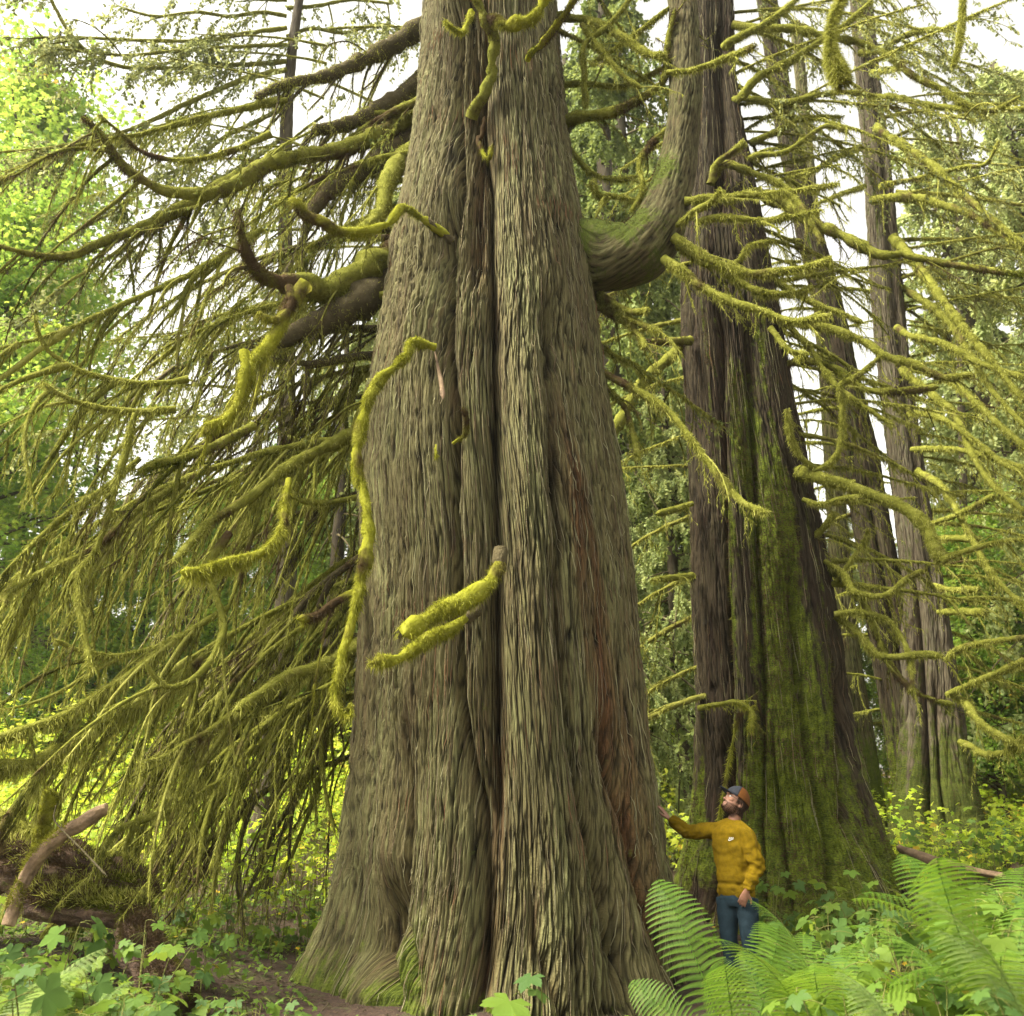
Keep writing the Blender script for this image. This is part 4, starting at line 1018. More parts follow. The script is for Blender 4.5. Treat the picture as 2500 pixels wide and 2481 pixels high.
# ================================================================== slim conifer in the upper left
o5 = at(690, 1500, 14.5); o5[2] = float(gh(o5[0], 14.5))
slim = empty('slim_conifer', o5, 'slim conifer with long bare boughs rising against the white sky left of the giant', 'tree')
pb = at(700, 300, 14.5)
P = np.array([[o5[0] - .1, 14.5, o5[2] - .2], [o5[0] + .02, 14.5, 5.], [pb[0], 14.5, pb[2]], [pb[0] + .15, 14.5, 20.]])
P4 = np.concatenate([P, np.array([[.22], [.17], [.12], [.05]])], 1)
bark_tube(resample(P4, 200), 28, 'trunk', slim, o5, M['bark_grey'], amp=.01, seed=61)
LB = dict(mat='twig', mossmat='moss', sec=4.5, seclen=(.5, 1.6), secdir=(-.4, 0, -.55), droop=.25, ter=5, fuzz=120, fl=(.02, .08), fuzz2=20, fw=.007, secr=.007, leaf=14, lsz=(.05, .11), leafmat='conifer_olive', tl=(.2, .6), topfuzz=.3)
for p_ in [L_([(700, 150), (600, 158), (500, 160), (430, 166), (380, 166), (320, 166), (270, 155), (215, 128), (170, 80), (135, 20), (110, -40)], 14.4, 13, 6, 4),
           L_([(700, 170), (600, 192), (520, 225), (450, 255), (380, 290), (300, 322), (200, 345), (130, 360), (0, 372)], 14.4, 13, 7, 3),
           L_([(700, 68), (600, 82), (500, 99), (400, 100), (300, 97), (200, 92), (80, 92)], 14.4, 13, 6, 3),
           L_([(700, 110), (620, 112), (520, 118), (420, 125), (300, 135), (150, 120)], 14.4, 13, 5, 3),
           L_([(700, 235), (640, 250), (560, 270), (470, 290), (390, 310), (300, 345), (200, 360), (60, 400), (-20, 450)], 14.4, 13, 7, 3),
           L_([(700, 40), (640, 30), (560, 40), (480, 30), (380, 40), (300, 20)], 14.6, 14, 5, 3),
           L_([(700, 0), (620, -5), (540, -30), (450, -40)], 14.6, 14, 5, 3),
           L_([(700, 90), (760, 70), (840, 80), (930, 60), (1000, 80)], 14.6, 14.8, 5, 3),
           L_([(700, 20), (770, 15), (860, 0), (960, 10)], 14.6, 14.8, 5, 3),
           L_([(700, 260), (620, 300), (540, 340), (470, 400), (400, 430), (300, 500), (200, 560)], 14.5, 13.5, 6, 3),
           L_([(700, 330), (600, 400), (500, 460), (380, 540), (250, 640), (150, 700), (60, 790)], 14.5, 13.5, 6, 3)]:
    pp, L = trace(p_); limb(slim, o5, pp, rg, **LB)
thicken_T = None
for i_ in range(22):
    z = 7.5 + 9.5 * i_ / 22
    sgn = -1 if i_ % 3 else 1
    P = grow(np.array([[o5[0] + .02, 14.5, z]]), np.array([[sgn, rg.uniform(-.8, .8), rg.uniform(-.1, .2)]]), [rg.uniform(2, 4.2)], 30, [.12], .05, rg, 1.0)[0]
    limb(slim, o5, np.concatenate([P, np.linspace(.028, .008, 30)[:, None]], 1), rg, **LB)
# ================================================================== forest behind
def copy_tree(o, parent=None):
    c = o.copy(); COL.objects.link(c); c.parent = parent
    for ch in list(o.children): copy_tree(ch, c)
    return c
PARK = []
def bg_conifer(seed, H, mat, nb, per, spread, barkm='bark_grey'):
    rng = np.random.default_rng(seed)
    e = empty('conifer', (0, 0, 0), 'conifer', 'tree')
    P4 = resample(np.array([[0, 0, -.3, .02 * H], [.1, 0, H * .4, .015 * H], [0, .1, H, .004 * H]]), 60)
    bark_tube(P4, 14, 'trunk', e, (0, 0, 0), M[barkm], amp=.02, seed=seed)
    zz = H * (.06 + .92 * rng.random(nb) ** .9)
    az = rng.random(nb) * 2 * PI
    d = np.stack([np.cos(az), np.sin(az), rng.uniform(-.1, .35, nb)], -1)
    L = spread * (1.12 - zz / H) * rng.uniform(.65, 1.2, nb)
    B = grow(np.stack([zz * 0, zz * 0, zz], -1), d, L, 14, rng.uniform(.15, .5, nb), .10, rng, .6)
    A = Acc()
    V, Q_ = tubes(B, np.linspace(.045, .008, 14)[None] * np.ones((nb, 1)), 4); A.add(V, Q_, None, np.repeat(rng.random(nb), 56))
    A.build('boughs', M['dead'], e)
    # drooping side sprays
    k = nb * 16
    si = np.repeat(np.arange(nb), 16); ti = rng.integers(3, 13, k)
    td = nrm(B[si, ti] - B[si, ti - 1])
    dd = td * .5 + rng.normal(0, .5, (k, 3)) + [0, 0, -.5]
    S2 = grow(B[si, ti], dd, rng.uniform(.35, 1.1, k), 6, rng.uniform(.3, .9, k), .1, rng)
    per = per * 3; V, T, r_ = spray(S2, per, rng, size=(.07, .18))
    A = Acc(); A.add(V, None, T, np.repeat(np.clip(np.repeat(rng.random(k), per) * .6 + rng.random(k * per) * .4, 0, 1), 4))
    A.build('foliage', M[mat], e, smooth=False)
    return e
LEAF5 = None
def leafshape(detail=1, seed=0):
    """palmate leaf in xy plane, stem at origin, tip to +y"""
    rng = np.random.default_rng(seed)
    if detail == 0:
        pts = [(0, -.05), (.32, -.15), (.30, .12), (.52, .42), (.22, .40), (0, 1.0), (-.22, .40), (-.52, .42), (-.30, .12), (-.32, -.15)]
        V = np.array([(x, y, -.25 * abs(x) - .15 * y * y) for x, y in pts])
        return V, np.array([[0, 1, 2], [0, 2, 4], [2, 3, 4], [0, 4, 6], [4, 5, 6], [0, 6, 8], [6, 7, 8], [0, 8, 9]])
    lobes = [(-118, .62), (-60, .86), (0, 1.0), (60, .86), (118, .62)]
    out = []
    for i, (a, L) in enumerate(lobes):
        seq = [(-29, .64), (-21, .78), (-18, .75), (-11, .93), (-9, .87), (0, 1.05), (9, .87), (11, .93), (18, .75), (21, .78), (29, .64)]
        for da, rr in seq:
            out.append((a + da, L * rr * (1 + rng.normal(0, .03))))
    V = [(0, 0, 0)]
    for a, r in out:
        A_ = R(a); x, y = r * math.sin(A_), r * math.cos(A_) * .85 + .18 * 0
        lob = min(abs(a - b[0]) for b in lobes) / 30
        V.append((x, y + .0, -.22 * r * r + .06 * (lob) * r))
    n = len(out)
    T = [[0, i + 2, i + 1] for i in range(n - 1)]
    V = np.array(V); V[:, 1] += .22
    V = np.vstack([V, [[0, 0, 0]]])
    return V, np.array(T)
def place_leaves(shape, p, ydir, nup, size, rng):
    V0, T0 = shape
    y = nrm(ydir); x = nrm(np.cross(y, nup)); z = np.cross(x, y)
    m = len(p)
    W = V0[None] * size[:, None, None]
    V = p[:, None, :] + W[..., 0:1] * x[:, None] + W[..., 1:2] * y[:, None] + W[..., 2:3] * z[:, None]
    T = (T0[None] + (np.arange(m) * len(V0))[:, None, None]).reshape(-1, 3)
    return V.reshape(-1, 3), T
L0 = leafshape(0); L1 = [leafshape(1, s) for s in range(3)]

def bg_broadleaf(seed, H, nl):
    rng = np.random.default_rng(seed)
    e = empty('broadleaf_tree', (0, 0, 0), 'broadleaf', 'tree')
    P4 = resample(np.array([[0, 0, -.3, .014 * H], [.2, 0, H * .5, .010 * H], [-.1, .1, H, .002 * H]]), 50)
    bark_tube(P4, 12, 'trunk', e, (0, 0, 0), M['bark_grey'], amp=.012, seed=seed)
    nb = 60
    zz = H * (.15 + .83 * rng.random(nb)); az = rng.random(nb) * 2 * PI
    d = np.stack([np.cos(az), np.sin(az), rng.uniform(.2, 1.0, nb)], -1)
    B = grow(np.stack([zz * 0, zz * 0, zz], -1), d, (.26 * H) * (1.15 - zz / H) * rng.uniform(.6, 1.2, nb), 10, np.full(nb, .05), .15, rng)
    A = Acc(); V, Q_ = tubes(B, np.linspace(.05, .01, 10)[None] * np.ones((nb, 1)), 4); A.add(V, Q_, None, .4)
    A.build('boughs', M['dead'], e)
    nc = nb * 7
    ci = rng.integers(0, nb, nc); ct = rng.integers(3, 10, nc); cc = B[ci, ct] + rng.normal(0, .35, (nc, 3))
    li = rng.integers(0, nc, nl)
    p = cc[li] + rng.normal(0, .32, (nl, 3)) * [1, 1, .6]
    yd = rng.normal(0, 1, (nl, 3)) * [1, 1, .4] + [0, 0, -.4]; up = rng.normal(0, .45, (nl, 3)) + [0, 0, 1]
    V, T = place_leaves(L0, p, yd, up, rng.uniform(.07, .15, nl), rng)
    tone = rng.random(nc)[li] * .55 + rng.random(nl) * .45
    A = Acc(); A.add(V, None, T, np.repeat(tone, len(L0[0]))); A.build('foliage', M['decid'], e, smooth=False)
    return e
kinds = {
    'dark': [bg_conifer(101, 24, 'conifer', 130, 13, 4.6), bg_conifer(102, 20, 'conifer', 120, 13, 4.2)],
    'pale': [bg_conifer(103, 22, 'conifer_pale', 130, 14, 5.0), bg_conifer(104, 17, 'conifer_pale', 120, 14, 4.4)],
    'leafy': [bg_broadleaf(105, 15, 34000), bg_broadleaf(106, 10, 24000)],
}
used = set()
# (px at its middle, distance, kind, variant, scale, label)
rgb = np.random.default_rng(33)
spots = [
 (-130, 22, 'leafy', 0, 1.25), (-160, 27, 'leafy', 0, 1.9), (120, 33, 'dark', 1, .60), (250, 30, 'pale', 1, .62), (360, 36, 'dark', 1, .72), (470, 33, 'leafy', 0, .80),
 (560, 38, 'pale', 0, .66), (660, 31, 'leafy', 0, .90), (760, 36, 'dark', 0, .80), (860, 33, 'pale', 0, .85), (30, 28, 'pale', 1, .80), (180, 24, 'leafy', 1, .75), (330, 25, 'leafy', 1, .85),
 (520, 26, 'leafy', 1, .9), (720, 26, 'leafy', 1, .95), (900, 28, 'dark', 0, .95),
 (1480, 20, 'dark', 0, .95), (1560, 24, 'dark', 0, 1.15), (1620, 30, 'pale', 0, 1.2), (1510, 34, 'dark', 0, 1.4), (1660, 19, 'pale', 1, .6), (1530, 17, 'pale', 1, .42), (1430, 26, 'dark', 1, 1.3),
 (1760, 28, 'pale', 0, 1.0), (1880, 33, 'pale', 0, .62), (1980, 30, 'leafy', 0, .7), (2080, 34, 'pale', 0, .55), (2170, 30, 'pale', 1, .56), (2260, 33, 'leafy', 0, .68), (2340, 29, 'pale', 0, .55),
 (2420, 27, 'pale', 0, .70), (2560, 24, 'pale', 0, 1.0), (2680, 20, 'pale', 0, .95), (2440, 34, 'pale', 0, .80), (2540, 30, 'pale', 1, 1.15), (2380, 21, 'leafy', 1, .7), (2290, 23, 'pale', 1, .5), (2200, 25, 'leafy', 1, .6), (2500, 22, 'leafy', 1, .8),
]
def where_(px):
    if px < 130: return 'at the left edge of the wood'
    if px < 420: return 'behind the drooping moss curtain on the far left'
    if px < 950: return 'seen through the mossy branches left of the giant'
    if px < 1700: return 'in the gap between the giant and the mossy cedar'
    if px < 2120: return 'behind the mossy cedar'
    if px < 2350: return 'beside the twin stemmed cedar on its right'
    return 'closing the right edge of the photo'
kd = {'dark': 'dark green cedar', 'pale': 'pale green cedar with drooping sprays', 'leafy': 'yellow green broadleaf tree'}
for (px, D, kind, v, sc) in spots:
    proto = kinds[kind][v]
    key = (kind, v)
    t = proto if key not in used else copy_tree(proto)
    used.add(key)
    x = at(px, 1500, D)[0]
    t.location = (x, D, float(gh(x, D)) - .1)
    t.scale = (sc * rgb.uniform(.9, 1.1),) * 2 + (sc,)
    t.rotation_euler = (rgb.normal(0, .02), rgb.normal(0, .02), rgb.random() * 6.28)
    lb = kd[kind] + ' ' + where_(px)
    t['label'] = lb; t['group'] = lb; t['category'] = 'tree'
# leaning pale broken snag, left sky
def snag(pts, label, name='dead_snag', mat='bark_grey', seed=5, side=()):
    pp, L = trace(pts, 60)
    o = pp[0, :3].copy()
    e = empty(name, o, label, 'dead tree')
    bark_tube(pp, 14, 'trunk', e, o, M[mat], amp=.02, seed=seed)
    for s_ in side:
        q, _ = trace(s_, 24); A = Acc(); V, Q_ = tubes(q[:, :3], q[:, 3], 6); A.add(V, Q_, None, .5); A.build('branch', M['dead'], e, o)
snag([(-30, 1500, 26, 17), (-10, 900, 26, 15), (35, 680, 26, 14), (75, 570, 26, 13), (100, 500, 26, 13), (130, 420, 26, 9), (150, 360, 26, 8), (168, 315, 26, 4)],
     'pale broken snag leaning to the right against the white sky at upper left', side=[L_([(100, 520), (125, 480), (145, 420), (160, 395)], 26, 26, 4, 2)])
snag([(2360, 1500, 24, 10), (2345, 900, 24, 9), (2342, 480, 24, 9), (2340, 400, 24, 9), (2344, 340, 24, 7), (2335, 310, 24, 6), (2322, 280, 24, 3)],
     'bare brown snag standing against the sky at the upper right', side=[L_([(2340, 430), (2320, 340), (2310, 280), (2302, 240)], 24, 24, 4, 2), L_([(2345, 470), (2300, 430), (2265, 400), (2220, 410)], 24, 24, 5, 2)], seed=8)
for k_, (px, D, rr, lb) in enumerate([(50, 27, 9, 'thin grey birch trunk at the far left behind the moss curtain'), (105, 24, 9, 'pale grey trunk behind the moss curtain, right of the birch at the edge'),
                     (335, 30, 12, 'brown trunk showing through the hanging branches at lower left'), (770, 22, 20, 'dark trunk standing just behind the giant on its left')]):
    o = at(px, 1900, D); zb = float(gh(o[0], D))
    e = empty('forest_trunk', (o[0], D, zb), lb, 'tree')
    bark_tube(resample(np.array([[o[0], D, zb - .3, rr * D / FPX], [o[0] + .2, D, zb + 7, rr * D / FPX * .8], [o[0] + .1, D, zb + 13, rr * D / FPX * .3]]), 60), 14, 'trunk', e, (o[0], D, zb), M['bark_grey' if k_ != 3 else 'bark_dark'], amp=.015, seed=70 + k_)
    P = grow(np.tile([[o[0] + .1, D, 0]], (14, 1)) + np.stack([np.zeros(14), np.zeros(14), zb + rgb.uniform(3, 12.5, 14)], -1), rgb.normal(0, 1, (14, 3)) * [1, 1, .2], rgb.uniform(.6, 1.8, 14), 8, np.full(14, .3), .1, rgb)
    A = Acc(); V, Q_ = tubes(P, np.linspace(.04, .01, 8)[None] * np.ones((14, 1)), 5); A.add(V, Q_, None, .5); A.build('boughs', M['dead'], e, (o[0], D, zb))

# ================================================================== brush
rng = np.random.default_rng(44)
def clear(x, y):
    """0 where trunks, the man or bare soil stand"""
    k = np.ones_like(x)
    k *= np.hypot((x - .15) / 2.15, (y - 9.6) / 2.1) > 1
    k *= np.hypot((x - o2[0]) / 1.9, (y - 13.2) / 1.8) > 1
    k *= np.hypot((x - o3[0]) / 1.4, (y - 17.6) / 1.4) > 1
    k *= np.hypot((x - 2.15) / .5, (y - 9.0) / .8) > 1
    return k > 0
def brush_mass(name, label, k, x0, x1, y0, y1, h0, h1, size, mat, group=None, soil=True):
    x = rng.uniform(x0, x1, k); y = y0 + (y1 - y0) * rng.random(k) ** .8
    ok = clear(x, y) & (perlin(x * .5, y * .5, 17) > -.42)
    x, y = x[ok], y[ok]; k = len(x)
    cl = .5 + .5 * perlin(x * .8, y * .8, 18) + .3 * perlin(x * 2.5, y * 2.5, 19)
    hh = h0 + (h1 - h0) * np.clip(cl, 0, 1.1)
    z = gh(x, y) + hh * (.25 + .75 * rng.random(k) ** .7)
    p = np.stack([x, y, z], -1)
    yd = rng.normal(0, 1, (k, 3)) * [1, 1, .3] + [0, -.3, -.25]; up = rng.normal(0, .35, (k, 3)) + [0, -.25, 1]
    V, T = place_leaves(L0, p, yd, up, rng.uniform(size[0], size[1], k), rng)
    tone = np.clip(.5 + .4 * perlin(x * 1.2, y * 1.2, 20) + rng.normal(0, .2, k), 0, .999)
    A = Acc(); A.add(V, None, T, np.repeat(tone, len(L0[0])))
    o = A.build(name, M[mat], None, smooth=False)
    tag(o, label, 'undergrowth', group, 'stuff')
    # stalks
    q = rng.integers(0, k, k // 9)
    b = np.stack([x[q], y[q], gh(x[q], y[q]) - .02], -1); tdir = p[q] - b + rng.normal(0, .08, (len(q), 3))
    P = b[:, None] + tdir[:, None] * np.linspace(0, 1, 4)[None, :, None] + rng.normal(0, .015, (len(q), 4, 3))
    A = Acc(); V, Q_ = tubes(P, np.linspace(.007, .003, 4)[None] * np.ones((len(q), 1)), 3); A.add(V, Q_, None, np.repeat(rng.random(len(q)), 12))
    A.build('stalks', M['stem'], o)
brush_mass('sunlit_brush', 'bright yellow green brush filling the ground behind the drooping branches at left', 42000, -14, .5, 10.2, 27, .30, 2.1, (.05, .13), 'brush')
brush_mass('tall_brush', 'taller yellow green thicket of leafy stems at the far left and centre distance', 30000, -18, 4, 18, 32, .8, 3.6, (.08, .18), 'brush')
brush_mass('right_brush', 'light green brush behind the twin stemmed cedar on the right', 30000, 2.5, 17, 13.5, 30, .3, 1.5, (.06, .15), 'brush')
brush_mass('low_herbs', 'small low leaves scattered over the soil around the trunks', 16000, -7, 9, 6.6, 15, .03, .22, (.03, .07), 'leaf')

# dead litter on the soil
k = 9000
x = rng.uniform(-6, 8, k); y = rng.uniform(5.5, 16, k)
P0 = np.stack([x, y, gh(x, y) + .012], -1); dr = rng.normal(0, 1, (k, 3)) * [1, 1, .18]; dr = nrm(dr)
Ls = rng.uniform(.03, .28, (k, 1)) * rng.random((k, 1))
P = P0[:, None] + (dr * Ls)[:, None] * np.linspace(-.5, .5, 4)[None, :, None] + rng.normal(0, .006, (k, 4, 3))
A = Acc(); V, Q_ = tubes(P, np.full((k, 4), .0028) * rng.uniform(.6, 1.8, (k, 1)), 3); A.add(V, Q_, None, np.repeat(rng.random(k), 12))
tag(A.build('fallen_twigs', M['dead']), 'brown needles and dead twigs littering the bare soil', 'litter', None, 'stuff')

# ------------------------------------------------------------------ individual broad leaved plants
def make_plant(seed, nl, H, size):
    rn = np.random.default_rng(seed)
    e = empty('broadleaf_plant', (0, 0, 0), 'plant', 'plant')
    ns = max(1, nl // 4)
    st = Acc(); lf = Acc()
    P = grow(rn.normal(0, .03, (ns, 3)) * [1, 1, 0], rn.normal(0, .28, (ns, 3)) * [1, 1, 0] + [0, 0, 1], rn.uniform(.7, 1.05, ns) * H, 12, np.full(ns, .02), .09, rn)
    V, Q_ = tubes(P, np.linspace(.0055, .003, 12)[None] * np.ones((ns, 1)), 5); st.add(V, Q_, None, np.repeat(rn.random(ns), 60))
    si = rn.integers(0, ns, nl); ti = rn.integers(4, 12, nl); ti[:ns] = 11; si[:ns] = np.arange(ns)
    az = rn.random(nl) * 6.28
    d = np.stack([np.cos(az), np.sin(az), rn.uniform(.1, .7, nl)], -1)
    PT = grow(P[si, ti], d, rn.uniform(.10, .24, nl) * H * 1.1, 6, np.full(nl, .28), .05, rn)
    V, Q_ = tubes(PT, np.full((nl, 6), .0024), 4); st.add(V, Q_, None, np.repeat(rn.random(nl), 24))
    yd = nrm(PT[:, -1] - PT[:, -2]) + [0, 0, -.1]; up = rn.normal(0, .3, (nl, 3)) + [0, -.15, 1.0]
    for s_ in range(3):
        q = np.arange(nl) % 3 == s_
        if q.sum() == 0: continue
        V, T = place_leaves(L1[s_], PT[q, -1], yd[q], up[q], rn.uniform(*size, q.sum()), rn)
        lf.add(V, None, T, np.repeat(rn.random(q.sum()), len(L1[s_][0])))
    st.build('stem', M['stem'], e); lf.build('leaves', M['leaf'], e)
    return e
protos = [make_plant(201, 11, .62, (.08, .17)), make_plant(202, 14, .72, (.08, .16)), make_plant(203, 8, .50, (.10, .20)), make_plant(204, 18, .85, (.07, .14)),
          make_plant(205, 6, .35, (.05, .11)), make_plant(206, 12, .60, (.05, .10)), make_plant(207, 20, .95, (.08, .16)), make_plant(208, 4, .28, (.04, .08))]
up_ = set()
nplant = 0
def plant(x, y, v, sc, label, z=None, rot=None):
    global nplant
    t = protos[v] if v not in up_ else copy_tree(protos[v])
    up_.add(v)
    t.location = (x, y, float(gh(x, y)) - .02 if z is None else z)
    t.scale = (sc,) * 3
    t.rotation_euler = (rng.normal(0, .06), rng.normal(0, .06), rng.random() * 6.28 if rot is None else rot)
    t['label'] = label; t['group'] = label; t['category'] = 'plant'
    nplant += 1
def zone(n, x0, x1, y0, y1, vs, sc, label, cond=None, mind=.22):
    pts = []; tries = 0
    while len(pts) < n and tries < n * 40:
        tries += 1
        x = rng.uniform(x0, x1); y = rng.uniform(y0, y1)
        if not clear(np.array([x]), np.array([y]))[0]: continue
        if cond and not cond(x, y): continue
        if any((x - a) ** 2 + (y - b) ** 2 < mind ** 2 for a, b in pts): continue
        pts.append((x, y)); plant(x, y, int(rng.choice(vs)), rng.uniform(*sc), label)
inview = lambda x, y: abs(x) < y * .62 + .4
zone(56, -4.6, -1.45, 4.8, 8.0, [0, 1, 2, 3, 4, 5], (.7, 1.15), 'green lobed leaf plant in the lower left corner in front of the rotten log', lambda x, y: x < -1.0 - .1 * y and inview(x, y))
zone(20, -5.6, -2.3, 8.0, 11, [0, 2, 4, 5, 7], (.6, 1.0), 'green lobed leaf plant around the rotten log at left', lambda x, y: x < -2.4)
zone(10, -3.6, -1.9, 10.2, 12.5, [4, 5, 7, 0], (.7, 1.0), 'small leafy plant on the soil bank left of the giant', None)
zone(70, 1.6, 5.2, 4.4, 8.2, [0, 1, 2, 3, 5], (.7, 1.05), 'lush lobed leaf plant among the ferns at lower right', lambda x, y: x > .27 * y and not (.19 < x / y < .315 and y > 5.3) and inview(x, y), mind=.17)
zone(50, 2.5, 6.6, 8.0, 12.0, [0, 1, 2, 3, 5, 6], (.7, 1.05), 'lobed leaf plant in the green bank between the man and the right edge', lambda x, y: x > 2.6 + .05 * (y - 8))
zone(26, 4.6, 9.6, 11.5, 17, [1, 3, 5, 6], (.9, 1.3), 'leafy plant on the slope at the foot of the twin stemmed cedar', lambda x, y: inview(x, y))
zone(9, 1.75, 2.5, 6.6, 8.0, [4, 5, 7, 2], (.7, 1.0), 'small lobed leaf plant beside the root of the giant in front of the man', None)
for (px, py, Y, v, sc, lb) in [
    (1350, 2470, 6.9, 2, 1.35, 'single large bright leaf plant at the bottom edge in front of the giant'),
    (1255, 2500, 7.0, 5, .8, 'small yellow green leaf plant at the bottom edge left of the large bright leaf'),
    (1212, 2400, 7.25, 7, 1.2, 'tiny seedling sprouting at the foot of the giant, bottom centre'),
    (935, 2240, 7.75, 7, .7, 'little leafy sprig growing from the left buttress of the giant'),
    (840, 2390, 7.6, 7, .75, 'little plant beside the left root toe of the giant'),
    (760, 2440, 7.0, 4, .6, 'pale leaf plant on the bare soil left of the giant'),
    (690, 2470, 6.6, 2, .95, 'bright lobed plant at the bottom edge on the bare soil'),
    (350, 2290, 7.0, 2, .95, 'plant with one broad blue green leaf in front of the dark stump'),
    (270, 2200, 7.0, 2, .9, 'plant with large pale leaves over the middle of the rotten log'),
    (90, 2250, 6.0, 2, .9, 'pale leaved plant at the left edge before the rotten log'),
    (1640, 2440, 5.6, 0, .8, 'yellow green leaf plant left of the tall fern'),
    (2010, 2250, 8.6, 3, .9, 'bushy plant right of the man at the foot of the mossy cedar'),
    (2180, 2190, 9.5, 6, .9, 'tall leafy plant in front of the right foot of the mossy cedar')]:
    p = at(px, py, Y)
    plant(p[0], Y, v, sc, lb, z=float(min(gh(p[0], Y), p[2] - .02)) - .02)

# ------------------------------------------------------------------ ferns
def make_frond(seed, L, mat):
    rn = np.random.default_rng(seed)
    n = 40
    t = np.linspace(0, 1, n)
    ang = R(86) - t ** 2.3 * R(58)
    st = L / (n - 1)
    P = np.stack([np.zeros(n), np.cumsum(np.cos(ang)) * st, np.cumsum(np.sin(ang)) * st], -1)
    A = Acc(); V, Q_ = tubes(P, np.linspace(.0045, .0012, n), 5); A.add(V, Q_, None, .3)
    np_ = 27
    VV, TT, RR = [], [], []; c = 0
    tn = nrm(np.gradient(P, axis=0)); x = np.array([1., 0, 0])
    for i in range(np_):
        f = .14 + .85 * (i / (np_ - 1)) ** .95
        q = f * (n - 1); ii = min(int(q), n - 2); p = P[ii] + (P[ii + 1] - P[ii]) * (q - ii)
        nn = np.cross(x, tn[ii])
        Lp = L * .175 * math.sin(PI * min(1, (1 - (f - .14) / .86) ** .72 * .86 + .04)) * (1.0)
        if i < 3: Lp *= .75 + .08 * i
        for sg in (-1, 1):
            d = nrm(sg * x * 1.0 + tn[ii] * .35 - nn * .12)
            k = max(5, int(Lp / .0085))
            u = (np.arange(k) + .5) / k
            b = p + d * (u * Lp)[:, None] + np.array([0, 0, -1.]) * (.25 * Lp * u ** 2)[:, None]
            wl = (L * .0145 * (1 - u) ** .6 + .002)
            for s2 in (-1, 1):
                sd_ = nrm(np.cross(nn, d)) * s2 + d * .45
                sd_ = nrm(sd_)
                tip = b + sd_ * wl[:, None] + nn * (.1 * wl)[:, None] * rn.normal(0, 1)
                hw = (Lp / k * .40)
                v = np.stack([b - d * hw, b + d * hw, tip + d * hw * .7, tip - d * hw * .3], 1)
                VV.append(v.reshape(-1, 3)); idx = (np.arange(k) * 4)[:, None] + c
                TT.append(np.concatenate([idx + [0, 1, 2], idx + [0, 2, 3]])); RR.append(np.full(k * 4, rn.random() * .6 + .2)); c += 4 * k
    A.add(np.concatenate(VV), None, np.concatenate(TT), np.concatenate(RR))
    o = A.build('frond', M[mat], None, smooth=False)
    return o
fr = [make_frond(301, 1.2, 'fern'), make_frond(302, 1.0, 'fern'), make_frond(303, 1.35, 'fern')]
frp = [make_frond(304, 1.0, 'fern_pale'), make_frond(305, .85, 'fern_pale')]
usedf = set()
def fern(x, y, n, sc, label, pale=False, az0=None, lean=0.2, z=None, azs=None, tilt=None, roll=None):
    e = empty('lady_fern', (x, y, float(gh(x, y)) - .02 if z is None else z), label, 'fern')
    src = frp if pale else fr
    for i in range(n):
        s_ = src[int(rng.integers(len(src)))]
        f = s_ if s_.name not in usedf else s_.copy()
        if s_.name not in usedf: usedf.add(s_.name)
        else: COL.objects.link(f)
        f.parent = e; f.location = (0, 0, 0)
        a = (azs[i] if azs else (i / n + rng.normal(0, .03)) * 2 * PI)
        f.rotation_euler = (-(tilt[i] if tilt else rng.uniform(.12, .75)), (roll[i] if roll else rng.normal(0, .15)), a)
        f.scale = (sc * rng.uniform(.85, 1.12),) * 3
for (px, Y, n, sc, lb, pale) in [
    (1782, 6.4, 5, 1.02, 'tall bright fern standing in front of the legs of the man', False),
    (1885, 6.5, 6, .84, 'bright fern just right of the legs of the man', False),
    (1990, 6.2, 6, .85, 'fern in front of the mossy cedar, third from the man', False),
    (1790, 5.0, 6, .62, 'low spreading fern at the bottom edge under the man', True),
    (2060, 4.9, 8, .78, 'low pale fern at the bottom edge right of the man', True),
    (2410, 5.3, 10, .98, 'big arching fern at the right edge in front of the slope', False),
    (2500, 4.7, 8, 1.0, 'fern cut by the lower right corner of the photo', True),
    (2220, 4.8, 8, .80, 'fern in the lower right between two larger ferns', True),
    (2450, 6.8, 8, 1.0, 'fern on the slope above the big arching fern', False),
    (30, 5.2, 9, .95, 'pale fern cut by the lower left corner', True),
    (200, 6.0, 6, .6, 'small pale fern between leaf plants at lower left', True),
    (-60, 5.6, 7, .85, 'pale fern at the left edge beneath the rotten log', True)]:
    x = at(px, 2200, Y)[0]
    if lb.startswith('tall bright'):
        fern(x, Y, 6, sc, lb, azs=[R(5), R(20), R(-15), R(170), R(195), R(-8)], tilt=[.02, .25, .35, .30, .5, .5], roll=[-.30, -.75, .35, .1, -.5, .9])
    elif lb.startswith('bright fern'):
        fern(x, Y, 6, sc, lb, azs=[R(0), R(12), R(-15), R(175), R(200), R(-20)], tilt=[.05, .2, .3, .35, .5, .5], roll=[-.25, .22, .7, 0., -.6, -.9])
    else:
        fern(x, Y, n, sc, lb, pale)

